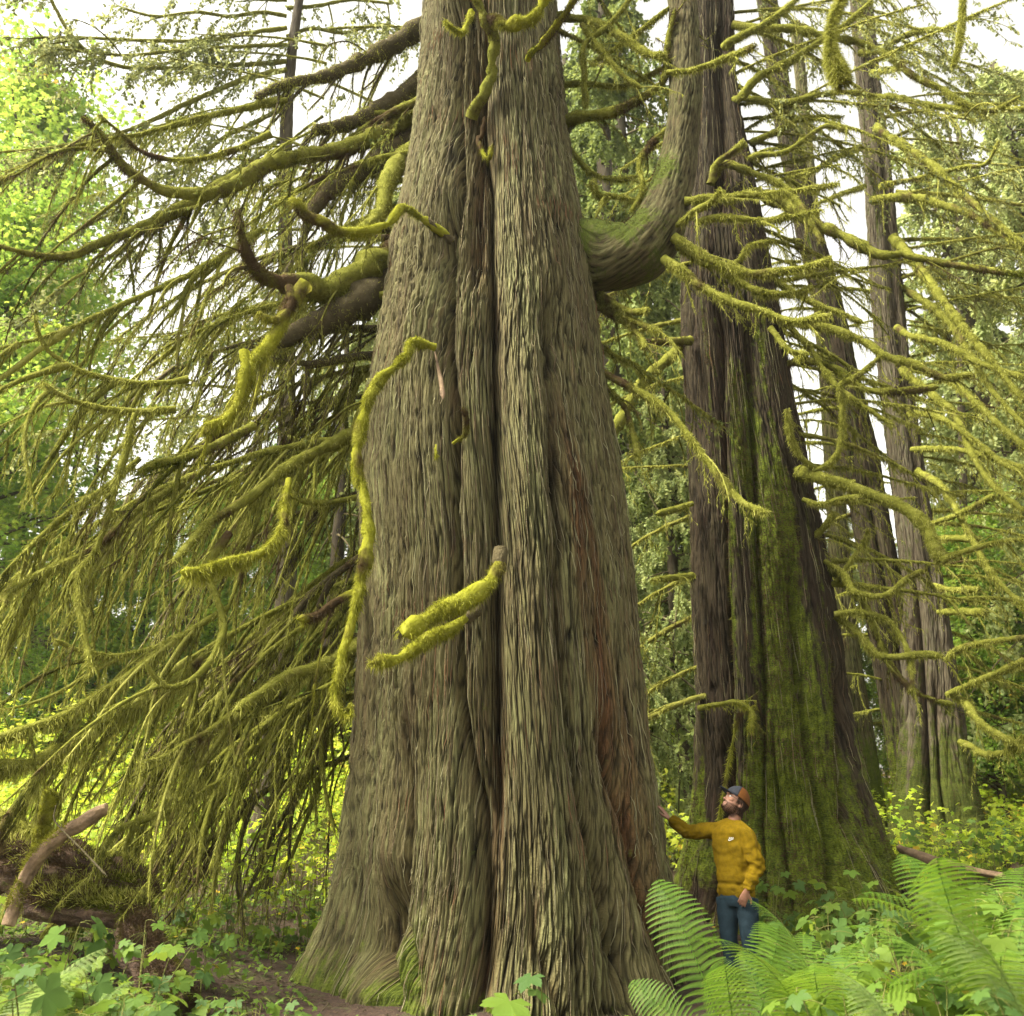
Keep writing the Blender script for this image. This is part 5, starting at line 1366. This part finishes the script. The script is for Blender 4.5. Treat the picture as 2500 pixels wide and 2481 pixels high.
# ------------------------------------------------------------------ rotten log, stump, stubs at the left
rn = np.random.default_rng(71)
def rough_tube(pts, sides, amp, name, mat, parent, org, seed=1, fs=3.0):
    pp, L = trace(pts, max(24, int(len(pts) * 14)))
    V, Qd = tubes(pp[:, :3], pp[:, 3], sides, cap=False)
    n = len(pp); V = V.reshape(n, sides, 3); nn = nrm(V - pp[:, None, :3])
    th = np.arange(sides) / sides * 2 * PI; TH, SS = np.meshgrid(th, np.arange(n) * .08)
    g = perlin(np.cos(TH) * fs * .6 + SS * .8, np.sin(TH) * fs * .6, seed) + .5 * perlin(np.cos(TH) * fs * 2 + 9, np.sin(TH) * fs * 2 + SS * .9, seed + 1) + .3 * perlin(TH * 9, SS * 2, seed + 2)
    V = V + nn * (g * amp)[..., None]
    A = Acc()
    A.add(V.reshape(-1, 3), Qd, None, .5)
    for e_, rv in ((0, 1), (n - 1, -1)):
        c = pp[e_, :3] + rn.normal(0, .01, 3)
        ring = V[e_]
        VV = np.vstack([ring, [c]]); T = np.array([[i, (i + 1) % sides, sides] for i in range(sides)])
        if rv < 0: T = T[:, ::-1]
        A.add(VV, None, T, .5)
    o = A.build(name, M[mat], parent, org)
    return o, pp, V, nn
lo = at(150, 2150, 8.6); lo[2] = float(gh(lo[0], 8.6))
log = empty('rotten_log', lo, 'rotten mossy fallen log with torn ends lying at the left edge', 'log')
o_, pp, V_, n_ = rough_tube([(-260, 2080, 8.9, 78), (-80, 2090, 8.8, 74), (60, 2105, 8.7, 66), (160, 2130, 8.6, 60), (240, 2160, 8.5, 50), (310, 2180, 8.5, 38), (372, 2195, 8.5, 20)], 60, .12, 'trunk', 'rot', log, lo, 4)
def topmoss(V, nn, k, parent, org, mat='moss_dark', thr=.25, l=(.015, .07), w=.004):
    n, s = V.shape[:2]
    i = rn.integers(0, n, k); j = rn.integers(0, s, k)
    p = V[i, j]; q = nn[i, j]
    kp = (q[:, 2] + .7 * perlin(p[:, 0] * 2.2, p[:, 2] * 2.2 + p[:, 1], 12)) > thr
    p, q = p[kp] + rn.normal(0, .01, (kp.sum(), 3)), q[kp]; k = len(p)
    d = nrm(q + rn.normal(0, .5, (k, 3)) + [0, 0, .0]); sv = nrm(np.cross(d, rn.normal(0, 1, (k, 3)))) * w
    A = Acc(); A.add(np.stack([p - sv, p + sv, p + d * rn.uniform(l[0], l[1], (k, 1))], 1).reshape(-1, 3), None, np.arange(3 * k).reshape(k, 3), np.repeat(rn.random(k), 3))
    A.build('moss', M[mat], parent, org, smooth=False)
topmoss(V_, n_, 45000, o_, lo, 'moss_dark', .05); topmoss(V_, n_, 12000, o_, lo, 'moss', .55, (.02, .10), .005)
o_, pp, V_, n_ = rough_tube([(60, 2190, 8.4, 42), (200, 2215, 8.3, 40), (300, 2228, 8.2, 34), (362, 2225, 8.2, 22)], 40, .05, 'broken_slab', 'rot', log, lo, 9)
topmoss(V_, n_, 20000, o_, lo, 'moss_dark', .0); topmoss(V_, n_, 9000, o_, lo, 'moss', .3, (.02, .12), .005)
so_ = at(340, 2380, 7.9); so_[2] = float(gh(so_[0], 7.9)) - .1
st = empty('dark_stump', so_, 'dark hollow stump end leaning below the rotten log at left', 'stump')
o_, pp, V_, n_ = rough_tube([(420, 2480, 7.7, 60), (385, 2400, 7.8, 54), (350, 2330, 7.95, 48), (325, 2270, 8.05, 40), (310, 2235, 8.1, 20)], 44, .06, 'trunk', 'rot', st, so_, 14)
topmoss(V_, n_, 14000, o_, so_, 'moss_dark', .0)
bo = at(45, 2240, 7.9)
br = empty('leaning_branch', bo, 'thick broken branch leaning up right across the rotten log, its lower half mossy', 'branch')
o_, pp, V_, n_ = rough_tube([(20, 2260, 7.9, 15), (60, 2150, 8.0, 15), (100, 2085, 8.0, 17), (150, 2040, 8.0, 16), (200, 2010, 8.0, 17), (235, 1985, 8.0, 16), (262, 1972, 8.0, 14)], 22, .012, 'trunk', 'wood', br, bo, 23)
V2 = V_[10:70]; topmoss(V2, n_[10:70], 6000, o_, bo, 'moss_bright', .1, (.01, .05), .0035)
bo = at(100, 2080, 8.1)
stb = empty('mossy_stub', bo, 'upright stub furred with pale moss standing on the rotten log', 'branch')
pp, L = trace([(88, 2110, 8.1, 12), (100, 2040, 8.1, 17), (112, 1985, 8.1, 18), (122, 1940, 8.1, 17), (127, 1927, 8.1, 12)], 30)
limb(stb, bo, pp, rn, mat='moss_bright', mossmat='moss_bright', fuzz=5000, fl=(.01, .035), fw=.004, name='stick', lump=.1)
bo = at(-30, 1970, 8.2)
sb = empty('mossy_root', bo, 'curved mossy root arching in at the left edge above the rotten log', 'root')
pp, L = trace([(-80, 1960, 8.3, 12), (0, 1990, 8.2, 12), (60, 2020, 8.1, 9), (95, 2045, 8.1, 8), (98, 2085, 8.1, 9)], 30)
limb(sb, bo, pp, rn, mat='moss_limb', mossmat='moss', fuzz=1500, fl=(.02, .12), fw=.005, name='stick')
bo = at(2210, 2085, 13.6)
fl = empty('fallen_pole', bo, 'pale barkless fallen log on the slope right of the mossy cedar', 'log')
rough_tube([(2195, 2072, 13.8, 8), (2240, 2090, 13.4, 12), (2300, 2110, 13.0, 12), (2370, 2125, 12.6, 9), (2450, 2140, 12.2, 7)], 16, .02, 'trunk', 'wood', fl, bo, 33)
bo = at(140, 1980, 7.7)
tw = empty('dead_stick', bo, 'thin grey forked stick leaning in front of the rotten log', 'stick')
pp, L = trace([(137, 1966, 7.7, 1.5), (132, 2000, 7.7, 2), (160, 2035, 7.7, 2.2), (200, 2075, 7.7, 2.5), (262, 2140, 7.7, 3)], 20)
A = Acc(); V, Q_ = tubes(pp[:, :3], pp[:, 3], 6); A.add(V, Q_, None, .9); pp, L = trace([(160, 2035, 7.7, 1.5), (150, 2020, 7.7, 1.2), (152, 2010, 7.7, 1)], 6)
V, Q_ = tubes(pp[:, :3], pp[:, 3], 5); A.add(V, Q_, None, .9); A.build('stick', M['dead'], tw, bo)
for s_ in range(5):
    pass
# ================================================================== the man
def ellipsoid(c, ax, rr, n=20, m=14):
    """ax = 3x3 rows unit axes, rr radii"""
    u = np.linspace(0, PI, m)[1:-1]; v = np.arange(n) / n * 2 * PI
    U, W = np.meshgrid(u, v, indexing='ij')
    L = np.stack([np.sin(U) * np.cos(W) * rr[0], np.sin(U) * np.sin(W) * rr[1], np.cos(U) * rr[2]], -1).reshape(-1, 3)
    L = np.vstack([L, [[0, 0, rr[2]], [0, 0, -rr[2]]]])
    k = m - 2; i = np.arange(k * n).reshape(k, n); j = np.roll(i, -1, 1)
    Q = np.stack([i[:-1], i[1:], j[1:], j[:-1]], -1).reshape(-1, 4)
    T = [[k * n, i[0, a], j[0, a]] for a in range(n)] + [[k * n + 1, j[-1, a], i[-1, a]] for a in range(n)]
    return np.asarray(c) + L @ np.asarray(ax), Q, np.array(T)
def loft(P, ra, rb, A_, sides=20, n=None):
    """closed tube of elliptic rings: ra along the A_ direction, rb across"""
    P = np.asarray(P, float)
    D = np.concatenate([P, np.asarray(ra)[:, None], np.asarray(rb)[:, None]], 1)
    # catmull-rom on all channels
    k = len(D); De = np.vstack([2 * D[0] - D[1], D, 2 * D[-1] - D[-2]])
    n = n or k * 6
    s = np.linspace(0, k - 1.0001, n); i = s.astype(int); t = (s - i)[:, None]
    p0, p1, p2, p3 = De[i], De[i + 1], De[i + 2], De[i + 3]
    D = .5 * (2 * p1 + (p2 - p0) * t + (2 * p0 - 5 * p1 + 4 * p2 - p3) * t * t + (3 * p1 - p0 - 3 * p2 + p3) * t ** 3)
    tn = nrm(np.gradient(D[:, :3], axis=0))
    a = np.asarray(A_, float)
    if a.ndim == 1: a = np.tile(a, (n, 1))
    a = nrm(a - tn * (a * tn).sum(1, keepdims=True)); b = np.cross(tn, a)
    th = np.arange(sides) / sides * 2 * PI
    V = D[:, None, :3] + D[:, None, 3:4] * np.cos(th)[None, :, None] * a[:, None] + D[:, None, 4:5] * np.sin(th)[None, :, None] * b[:, None]
    i = np.arange(n * sides).reshape(n, sides); j = np.roll(i, -1, 1)
    Q = np.stack([i[:-1], j[:-1], j[1:], i[1:]], -1).reshape(-1, 4)
    V = np.vstack([V.reshape(-1, 3), D[0, :3], D[-1, :3]])
    T = [[n * sides, i[0, (q + 1) % sides], i[0, q]] for q in range(sides)] + [[n * sides + 1, i[-1, q], i[-1, (q + 1) % sides]] for q in range(sides)]
    return V, Q, np.array(T)
def remesh(parts, name, mat, parent, org, voxel, smooth=6, fn=None):
    A = Acc()
    for v, q, t in parts: A.add(v, q, t)
    o = A.build(name + '_tmp', mat, None)
    md = o.modifiers.new('r', 'REMESH'); md.mode = 'VOXEL'; md.voxel_size = voxel
    if smooth:
        ms = o.modifiers.new('s', 'SMOOTH'); ms.factor = .5; ms.iterations = smooth
    dg = bpy.context.evaluated_depsgraph_get(); dg.update()
    me = bpy.data.meshes.new_from_object(o.evaluated_get(dg))
    bpy.data.objects.remove(o)
    co = np.zeros(len(me.vertices) * 3, np.float32); me.vertices.foreach_get('co', co); co = co.reshape(-1, 3).astype(float)
    no = np.zeros(len(me.vertices) * 3, np.float32); me.vertices.foreach_get('normal', no); no = no.reshape(-1, 3).astype(float)
    if fn is not None: co = fn(co, no)
    co = co - np.asarray(org)
    me.vertices.foreach_set('co', co.astype(np.float32).ravel()); me.update()
    me.polygons.foreach_set('use_smooth', np.full(len(me.polygons), True))
    me.materials.clear(); me.materials.append(mat)
    o = bpy.data.objects.new(name, me); COL.objects.link(o)
    if parent is not None: o.parent = parent
    else: o.location = tuple(map(float, org))
    me.name = name
    return o
YM = 9.02
J = lambda px, py, dy=0.0: at(px, py, YM + dy)
yaw = R(58)
FW = np.array([-math.cos(yaw), -math.sin(yaw), 0]); RT_ = np.array([-math.sin(yaw), math.cos(yaw), 0])   # chest forward, his right
UP = np.array([0, 0, 1.])
gman = float(gh(J(1800, 2400)[0], YM))
shR, shL = J(1745, 2028, .10), J(1823, 2039, -.13)
elR, wrR = J(1683, 2031, .26), J(1634, 2001, .40)
elL, wrL = J(1849, 2112, -.17), J(1823, 2176, -.24)
neck0, neck1 = J(1791, 2012, .01), J(1796, 1985, .0)
chest, waist, hip = J(1789, 2068), J(1796, 2140), J(1799, 2192)
LEG = (hip[2] - gman)
hipR, hipL = hip + RT_ * .095, hip - RT_ * .095
ankR = np.array([J(1793, 2380)[0], YM + .05, gman + .09]); ankL = np.array([J(1838, 2380)[0], YM - .10, gman + .09])
knR = (hipR + ankR) / 2 + FW * .03 + [0, 0, .02]; knL = (hipL + ankL) / 2 + FW * .05 + [0, 0, .02]
mo = np.array([hip[0], YM, gman])
# head frame
hp = R(31)
side_in = .22                                   # turned a little to the camera
F3 = nrm(np.array([-math.cos(hp), -side_in, math.sin(hp)])); S3 = nrm(np.cross(UP, F3)); U3 = np.cross(F3, S3)   # S3: his left
if S3[1] > 0: S3 = -S3
U3 = nrm(np.cross(S3, F3)); U3 = U3 if U3[2] > 0 else -U3
HC = J(1797, 1957)
hs_ = 1.12
hpnt = lambda f, s, u: HC + (F3 * f + S3 * s + U3 * u) * hs_
AX = np.array([F3, S3, U3])
def he(f, s, u, rf, rs, ru, ax=None): return ellipsoid(hpnt(f, s, u), AX if ax is None else ax, (rf * hs_, rs * hs_, ru * hs_), 24, 16)
head = [he(-.005, 0, .02, .098, .077, .098), he(.028, 0, -.045, .066, .062, .075), he(.050, 0, -.085, .040, .044, .036),
        he(.030, .028, -.07, .055, .03, .04), he(.030, -.028, -.07, .055, .03, .04),
        he(.086, 0, -.086, .018, .022, .016),                       # chin
        he(.090, 0, -.012, .012, .0095, .030), he(.104, 0, -.030, .014, .012, .011), he(.097, .010, -.034, .008, .007, .007), he(.097, -.010, -.034, .008, .007, .007),
        he(.080, 0, .028, .018, .052, .010),                        # brow
        he(.090, 0, -.055, .012, .022, .006), he(.089, 0, -.066, .011, .019, .006),   # lips
        he(.060, .038, -.020, .024, .022, .018), he(.060, -.038, -.020, .024, .022, .018)]   # cheeks
ear_ax = np.array([nrm(F3 * .9 - U3 * .25), nrm(S3), nrm(U3 * .95 + F3 * .25)])
for s_ in (1, -1):
    head += [he(-.012, s_ * .080, -.018, .019, .010, .033, ear_ax), he(-.008, s_ * .080, -.044, .010, .008, .013, ear_ax)]
body = head + [loft([neck0 - UP * .08, neck0, neck1, hpnt(-.02, 0, -.05)], [.075, .062, .058, .06], [.075, .062, .058, .06], FW, 20)]
body += [loft([hip - UP * .06, hip, waist, chest, (shR + shL) / 2 - UP * .01, neck0 - UP * .01], [.09, .105, .10, .115, .085, .05], [.13, .15, .135, .155, .15, .07], FW, 24)]
for (a, b, c) in ((shR, elR, wrR), (shL, elL, wrL)):
    body.append(loft([a, (a + b) / 2, b, (b + c) / 2, c], [.055, .05, .042, .038, .027], [.055, .05, .042, .036, .021], UP, 16))
for (a, b, c) in ((hipR, knR, ankR), (hipL, knL, ankL)):
    body.append(loft([a, (a + b) / 2, b, (b + c) / 2, c, c - UP * .04], [.085, .078, .058, .052, .038, .04], [.085, .078, .058, .052, .036, .04], FW, 18))
    body.append(loft([c - UP * .045 - FW * .05, c - UP * .05, c - UP * .055 + FW * .10, c - UP * .06 + FW * .17], [.03, .035, .03, .02], [.035, .04, .042, .03], UP, 14))
# right hand laid on the bark: fingers point up and towards the trunk
tip_dir = nrm(J(1609, 1965, .46) - wrR)
aim = J(1611, 1966, .46)
def hand(w, d, palm_n, spread, curl, thumb_side):
    """w wrist, d finger direction, palm_n palm normal (towards what is touched)"""
    d = nrm(d); palm_n = nrm(palm_n - d * (palm_n @ d)); sd_ = np.cross(d, palm_n) * thumb_side   # towards thumb
    H = [loft([w - d * .03, w, w + d * .045, w + d * .09, w + d * .098], [.024, .026, .036, .040, .034], [.019, .017, .016, .014, .011], sd_, 16)]
    Ls = [.074, .084, .078, .060]; off = [.029, .010, -.010, -.028]; rr = [.0092, .0095, .009, .0082]
    for L, of, r in zip(Ls, off, rr):
        b = w + d * .088 + sd_ * of
        dd = nrm(d + sd_ * of * spread)
        k1 = b + dd * L * .42 + palm_n * L * curl * .06; k2 = k1 + nrm(dd + palm_n * curl * .5) * L * .33; k3 = k2 + nrm(dd + palm_n * curl) * L * .27
        H.append(loft([b - dd * .03, b, k1, k2, k3], [r, r * 1.05, r, r * .92, r * .62], [r, r * 1.05, r, r * .92, r * .62], sd_, 10))
    b = w + d * .022 + sd_ * .022
    td = nrm(d * .72 + sd_ * .75 + palm_n * .15)
    H.append(loft([b - td * .01, b + td * .03, b + td * .062, b + nrm(td + d * .35) * .09], [.014, .013, .0105, .0075], [.014, .013, .0105, .0075], palm_n, 10))
    return H
body += hand(wrR, tip_dir, np.array([-.75, .55, -.35]), 5, .25, 1)
body += hand(wrL, nrm(J(1808, 2212, -.17) - wrL), np.array([.3, .9, 0.]), 3, .7, 1)
man = remesh(body, 'person', M['skin'], None, mo, .0055, 2)
tag(man, 'man in a mustard sweater and cap looking up with one hand on the giant trunk', 'person')
me_sk = man.data

def folds(co, no):
    x, y, z = co[:, 0], co[:, 1], co[:, 2]
    s = x * 1.2 + y
    a = perlin(s * 9 + z * 5, z * 11 - s * 5, 3) * .015 + perlin(s * 19 + z * 8, z * 15 - s * 9, 4) * .008
    for e_, k_ in ((elL, 1), (elR, 1), (wrL, 1.1)):
        d_ = np.linalg.norm(co - e_, axis=1)
        a += .0055 * k_ * np.sin((z * 85 + x * 40) + 3 * perlin(x * 20, z * 20, 6)) * np.exp(-(d_ / .13) ** 2)
    a += .003 * np.sin(z * 100 + 4 * perlin(s * 8, z * 3, 9)) * np.exp(-((z - (waist[2] - .06)) / .06) ** 2)
    return co + no * a[:, None]
sw = [loft([hip + UP * .035, waist - UP * .03, waist + UP * .06, chest, (shR + shL) / 2 - UP * .03, (shR + shL) / 2 + UP * .025, neck0 + UP * .012], [.128, .142, .140, .142, .118, .088, .070], [.168, .178, .178, .184, .186, .140, .074], FW, 30),
      loft([hip + UP * .005, hip + UP * .02, hip + UP * .055], [.122, .126, .126], [.160, .165, .165], FW, 30)]
for (a, b, c) in ((shR, elR, wrR), (shL, elL, wrL)):
    inn = a + ((shR + shL) / 2 - a) * .45
    sw.append(loft([inn, a, (a + b) / 2, b, (b + c) / 2, c - (c - b) * .10, c - (c - b) * .02], [.045, .074, .078, .070, .062, .050, .040], [.045, .074, .076, .068, .058, .046, .037], UP, 20))
for a in (shR, shL): sw.append(loft([neck0 + UP * .0, neck0 * .5 + a * .5 + UP * .012, a + UP * .01], [.062, .064, .060], [.066, .066, .060], UP, 18))
swo = remesh(sw, 'sweater', M['sweater'], man, mo, .0075, 7, folds)
# ribbed collar and cuffs
def ring(c, ax, ra, rb, r, name, mat, parent, adir, n=40):
    ax = nrm(ax); a = nrm(adir - ax * (adir @ ax)); b = np.cross(ax, a)
    th = np.linspace(0, 2 * PI, n)
    P = c + np.cos(th)[:, None] * a * ra + np.sin(th)[:, None] * b * rb
    V, Q_ = tubes(P, np.full(n, r), 8, cap=False)
    A = Acc(); A.add(V, Q_); return A.build(name, mat, parent, mo)
ring(neck0 + UP * .016 + FW * .004, UP + FW * .35, .072, .074, .010, 'collar', M['rib'], swo, FW)
ring(wrL - (wrL - elL) * .03, wrL - elL, .034, .034, .011, 'cuff', M['rib'], swo, FW)
ring(wrR - (wrR - elR) * .05, wrR - elR, .034, .034, .010, 'cuff', M['rib'], swo, UP)
# white chest mark: slanted letters above a curved tick, lying on the cloth
bv = bpy.data.meshes
import mathutils
from mathutils.bvhtree import BVHTree
vs = [v.co.copy() for v in swo.data.vertices]; bvh = BVHTree.FromPolygons(vs, [tuple(p.vertices) for p in swo.data.polygons])
lc = J(1785, 2049, 0)
view = nrm(lc - CAM)
def onto(p):
    q = np.asarray(p) - mo; h = bvh.ray_cast(Vector(q - view * .6), Vector(view), 2.0)
    return (np.array(h[0]) if h[0] is not None else q) - view * .004
ex = nrm(np.array([1.0, -.25, 0])); ez = UP
W_ = .056
outl = [(-.46, -.02), (-.50, -.16), (-.40, -.27), (-.22, -.25), (.10, -.12), (.50, .06), (.10, -.02), (-.20, -.10), (-.36, -.10), (-.40, -.02)]
A = Acc()
V = np.array([onto(lc + ex * x_ * W_ + ez * y_ * W_) for x_, y_ in outl])
T = np.array([[0, 1, 9], [1, 8, 9], [1, 2, 8], [2, 3, 8], [3, 7, 8], [3, 4, 7], [4, 6, 7], [4, 5, 6]])
A.add(V, None, T)
def bar(x0, y0, x1, y1, t=.055):
    A.add(np.array([onto(lc + ex * (x_) * W_ + ez * y_ * W_) for x_, y_ in ((x0 - t / 2, y0), (x0 + t / 2, y0), (x1 + t / 2, y1), (x1 - t / 2, y1))]), np.array([[0, 1, 2, 3]]))
def hbar(x0, x1, y, t=.045): A.add(np.array([onto(lc + ex * x_ * W_ + ez * y_ * W_) for x_, y_ in ((x0, y), (x1, y), (x1, y + t), (x0, y + t))]), np.array([[0, 1, 2, 3]]))
sl_ = .07
x_ = -.34
bar(x_, .04, x_ + sl_, .28); bar(x_ + sl_, .28, x_ + .12, .04); bar(x_ + .12, .04, x_ + .12 + sl_, .28)       # N
bar(x_ + .24, .04, x_ + .24 + sl_, .28)                                                                    # I
bar(x_ + .34, .04, x_ + .34 + sl_, .28); bar(x_ + .36, .16, x_ + .50, .28); bar(x_ + .36, .16, x_ + .48, .04)       # K
bar(x_ + .56, .04, x_ + .56 + sl_, .28); hbar(x_ + .60, x_ + .74, .04); hbar(x_ + .60, x_ + .74, .14); hbar(x_ + .62, x_ + .78, .24)       # E
lg = mk('chest_print', np.concatenate(A.V), np.concatenate(A.Q), np.concatenate(A.T), M['white'], swo)
# trousers, belt, boots
jn = [loft([hip + UP * .05, hip, hip - UP * .07], [.115, .125, .11], [.150, .160, .150], FW, 26)]
for (a, b, c) in ((hipR, knR, ankR), (hipL, knL, ankL)):
    jn.append(loft([a + UP * .0, (a + b) / 2, b, (b + c) / 2, c + UP * .0], [.105, .096, .080, .072, .068], [.102, .094, .078, .070, .066], FW, 20))
remesh(jn, 'jeans', M['jeans'], man, mo, .008, 5, lambda co, no: co + no * (perlin(co[:, 0] * 14 + co[:, 1] * 9, co[:, 2] * 16, 8) * .004)[:, None])
V, Q_, T = loft([hip + UP * .028, hip + UP * .032, hip + UP * .058, hip + UP * .062], [.118, .121, .121, .118], [.154, .157, .157, .154], FW, 40, 6)
mk('belt', V, Q_, T, M['belt'], man, None, True, mo)
for c in (ankR, ankL):
    b_ = remesh([loft([c + UP * .07, c + UP * .02, c - UP * .04], [.055, .052, .05], [.05, .048, .046], FW, 16),
                 loft([c - UP * .05 - FW * .065, c - UP * .045, c - UP * .05 + FW * .10, c - UP * .062 + FW * .20], [.036, .046, .036, .022], [.042, .048, .050, .036], UP, 16)], 'boot', M['boot'], man, mo, .008, 4)
# cap: navy front, rust crown, stiff brim; beard, hair, glasses
def shell(fn, nu, nv, mat, name, parent, thick=.004, smooth=True):
    U, W = np.meshgrid(np.linspace(0, 1, nu), np.linspace(0, 1, nv), indexing='ij')
    P, Nn = fn(U, W)
    i = np.arange(nu * nv).reshape(nu, nv)
    q = np.stack([i[:-1, :-1], i[1:, :-1], i[1:, 1:], i[:-1, 1:]], -1).reshape(-1, 4)
    P2 = P - Nn * thick
    k = nu * nv
    edge = np.concatenate([i[0, :], i[1:, -1], i[-1, ::-1][1:], i[::-1, 0][1:]])
    eq = np.stack([edge[:-1], edge[1:], edge[1:] + k, edge[:-1] + k], -1)
    Q_ = np.concatenate([q, q[:, ::-1] + k, eq])
    return mk(name, np.vstack([P.reshape(-1, 3), P2.reshape(-1, 3)]), Q_, None, mat, parent, None, smooth, mo)
capc = (-.008, 0, .034)
CR = (.112, .090, .098)
def capfn(a0, a1, e0, e1, rs=1.0, bulge=0):
    # az from front (0) round the sides, el from rim to top
    def f(U, W):
        az = (a0 + (a1 - a0) * U); el = e0 + (e1 - e0) * W
        tilt = .0
        x_ = np.cos(el) * np.cos(az) * CR[0] * rs; y_ = np.cos(el) * np.sin(az) * CR[1] * rs; z_ = np.sin(el) * CR[2] * rs
        z_ = z_ - .30 * (CR[0] - x_) * np.clip(1 - el / 1.2, 0, 1) * (x_ < CR[0]) * .55
        P = hpnt(0, 0, 0) + ((capc[0] + x_)[..., None] * F3 + (capc[1] + y_)[..., None] * S3 + (capc[2] + z_)[..., None] * U3) * hs_
        Nn = nrm(x_[..., None] * F3 + y_[..., None] * S3 + z_[..., None] * U3)
        return P, Nn
    return f
cap_ = shell(capfn(R(62), R(298), R(2), R(88)), 40, 16, M['capback'], 'cap', man)
cap_['label'] = 'baseball cap with rust crown, slate front panel and brim'
shell(capfn(R(-63), R(63), R(2), R(88), 1.012), 26, 16, M['capfront'], 'front_panel', cap_)
def brim(U, W):
    az = R(-58) + R(116) * U
    r0x, r0y = CR[0] * .99, CR[1] * 1.0
    ext = .078 * np.cos((U - .5) * PI) ** .55 * W
    x_ = np.cos(az) * r0x + ext; y_ = np.sin(az) * r0y * (1 - .10 * W)
    z_ = -.004 + .012 * W - 2.6 * y_ ** 2 * (.4 + .6 * W)
    P = HC + ((capc[0] + x_)[..., None] * F3 + y_[..., None] * S3 + (capc[2] + z_)[..., None] * U3) * hs_
    return P, np.broadcast_to(U3, P.shape)
shell(brim, 24, 8, M['capfront'], 'brim', cap_, .004)
ball = ellipsoid(hpnt(capc[0], 0, capc[2] + .100), AX, (.006, .006, .004), 10, 8); mk('button', *ball, M['capback'], cap_, None, True, mo)
# short beard: many bristles on jaw and chin, from the skin itself
rb_ = np.random.default_rng(5)
co = np.zeros(len(me_sk.vertices) * 3, np.float32); me_sk.vertices.foreach_get('co', co); co = co.reshape(-1, 3) + mo
no = np.zeros(len(me_sk.vertices) * 3, np.float32); me_sk.vertices.foreach_get('normal', no); no = no.reshape(-1, 3)
rel = (co - HC) / hs_; f_, s_, u_ = rel @ F3, rel @ S3, rel @ U3
jaw = (u_ < -.045 - .25 * np.maximum(0, f_ - .065) * 0) & (u_ > -.135) & (f_ > -.025) & ~((f_ > .084) & (u_ > -.078) & (np.abs(s_) < .03)) & (u_ < -.028 - .45 * np.maximum(0, f_ - 0.0) + .02)
must = (np.abs(u_ + .046) < .006) & (f_ > .075) & (np.abs(s_) < .028)
back = (f_ < -.02) & (u_ < .03) & (u_ > -.095) & (np.abs(s_) < .085)
side = (f_ < .028) & (f_ > -.012) & (u_ > -.05) & (u_ < .04) & (np.abs(s_) > .055) & (u_ > -.018)
def bristles(msk, k, l, w, name, bend):
    ix = np.where(msk)[0]; ix = rb_.choice(ix, k); p = co[ix] + rb_.normal(0, .002, (k, 3)); n_ = no[ix]
    d = nrm(n_ * .45 + bend + rb_.normal(0, .25, (k, 3))); sv = nrm(np.cross(d, rb_.normal(0, 1, (k, 3)))) * w
    A = Acc(); A.add(np.stack([p - sv, p + sv, p + d * l * rb_.uniform(.5, 1.2, (k, 1))], 1).reshape(-1, 3), None, np.arange(3 * k).reshape(k, 3))
    return A.build(name, M['hair'], man, mo, smooth=False)
bristles(jaw | must, 9000, .008, .0010, 'beard', (-U3 * .5 - F3 * .1))
bristles(back | side, 14000, .022, .0014, 'hair', (-U3 * .8 - F3 * .35))
# eyes and brows
for s2 in (1, -1):
    V, Q_, T = ellipsoid(hpnt(.080, s2 * .031, .004), AX, (.010, .012, .007), 14, 10); mk('eye', V, Q_, T, M['white'], man, None, True, mo)
    V, Q_, T = ellipsoid(hpnt(.0885, s2 * .031, .005), AX, (.003, .005, .005), 10, 8); mk('iris', V, Q_, T, M['hair'], man, None, True, mo)
    V, Q_, T = ellipsoid(hpnt(.089, s2 * .034, .024), AX, (.006, .019, .0045), 14, 8); mk('eyebrow', V, Q_, T, M['hair'], man, None, True, mo)
# glasses
A = Acc(); LN = Acc()
for s2 in (1, -1):
    c = hpnt(.100, s2 * .033, .001)
    th = np.linspace(0, 2 * PI, 30)
    q = c + (S3 * np.cos(th)[:, None] * .026 + U3 * np.sin(th)[:, None] * .020) * hs_ - F3 * (.006 * (np.cos(th) * s2 > 0) * np.abs(np.cos(th)))[:, None]
    V, Q_ = tubes(q, np.full(30, .0028), 6, cap=False); A.add(V, Q_)
    q = resample(np.array([hpnt(.096, s2 * .058, .006), hpnt(.06, s2 * .072, .004), hpnt(.02, s2 * .079, .002), hpnt(-.012, s2 * .082, .008), hpnt(-.030, s2 * .082, -.008)]), 20)
    V, Q_ = tubes(q, np.full(20, .0028), 6); A.add(V, Q_)
q = resample(np.array([hpnt(.101, .009, .004), hpnt(.106, 0, .007), hpnt(.101, -.009, .004)]), 8)
V, Q_ = tubes(q, np.full(8, .0019), 6); A.add(V, Q_)
gl = A.build('glasses', M['frame'], man, mo)

# ================================================================== thin morning air
hv, hq = np.array([[x, y, z] for x in (-75., 75.) for y in (-6., 80.) for z in (-4.5, 52.)]), np.array([[0, 1, 3, 2], [4, 6, 7, 5], [0, 4, 5, 1], [2, 3, 7, 6], [0, 2, 6, 4], [1, 5, 7, 3]])
m, nt_, bs = newmat('haze')
for l_ in list(nt_.links): nt_.links.remove(l_)
pv = N(nt_, "ShaderNodeVolumePrincipled"); pv.inputs['Color'].default_value = (.93, .97, .92, 1); pv.inputs['Density'].default_value = .0004
pv.inputs['Anisotropy'].default_value = .3
nt_.links.new(pv.outputs[0], nt_.nodes["Material Output"].inputs['Volume'])
tag(mk('haze', hv, hq, None, m, None, None, False), 'faint pale haze between the far trees', 'haze', None, 'stuff')
SC.cycles.volume_bounces = 0
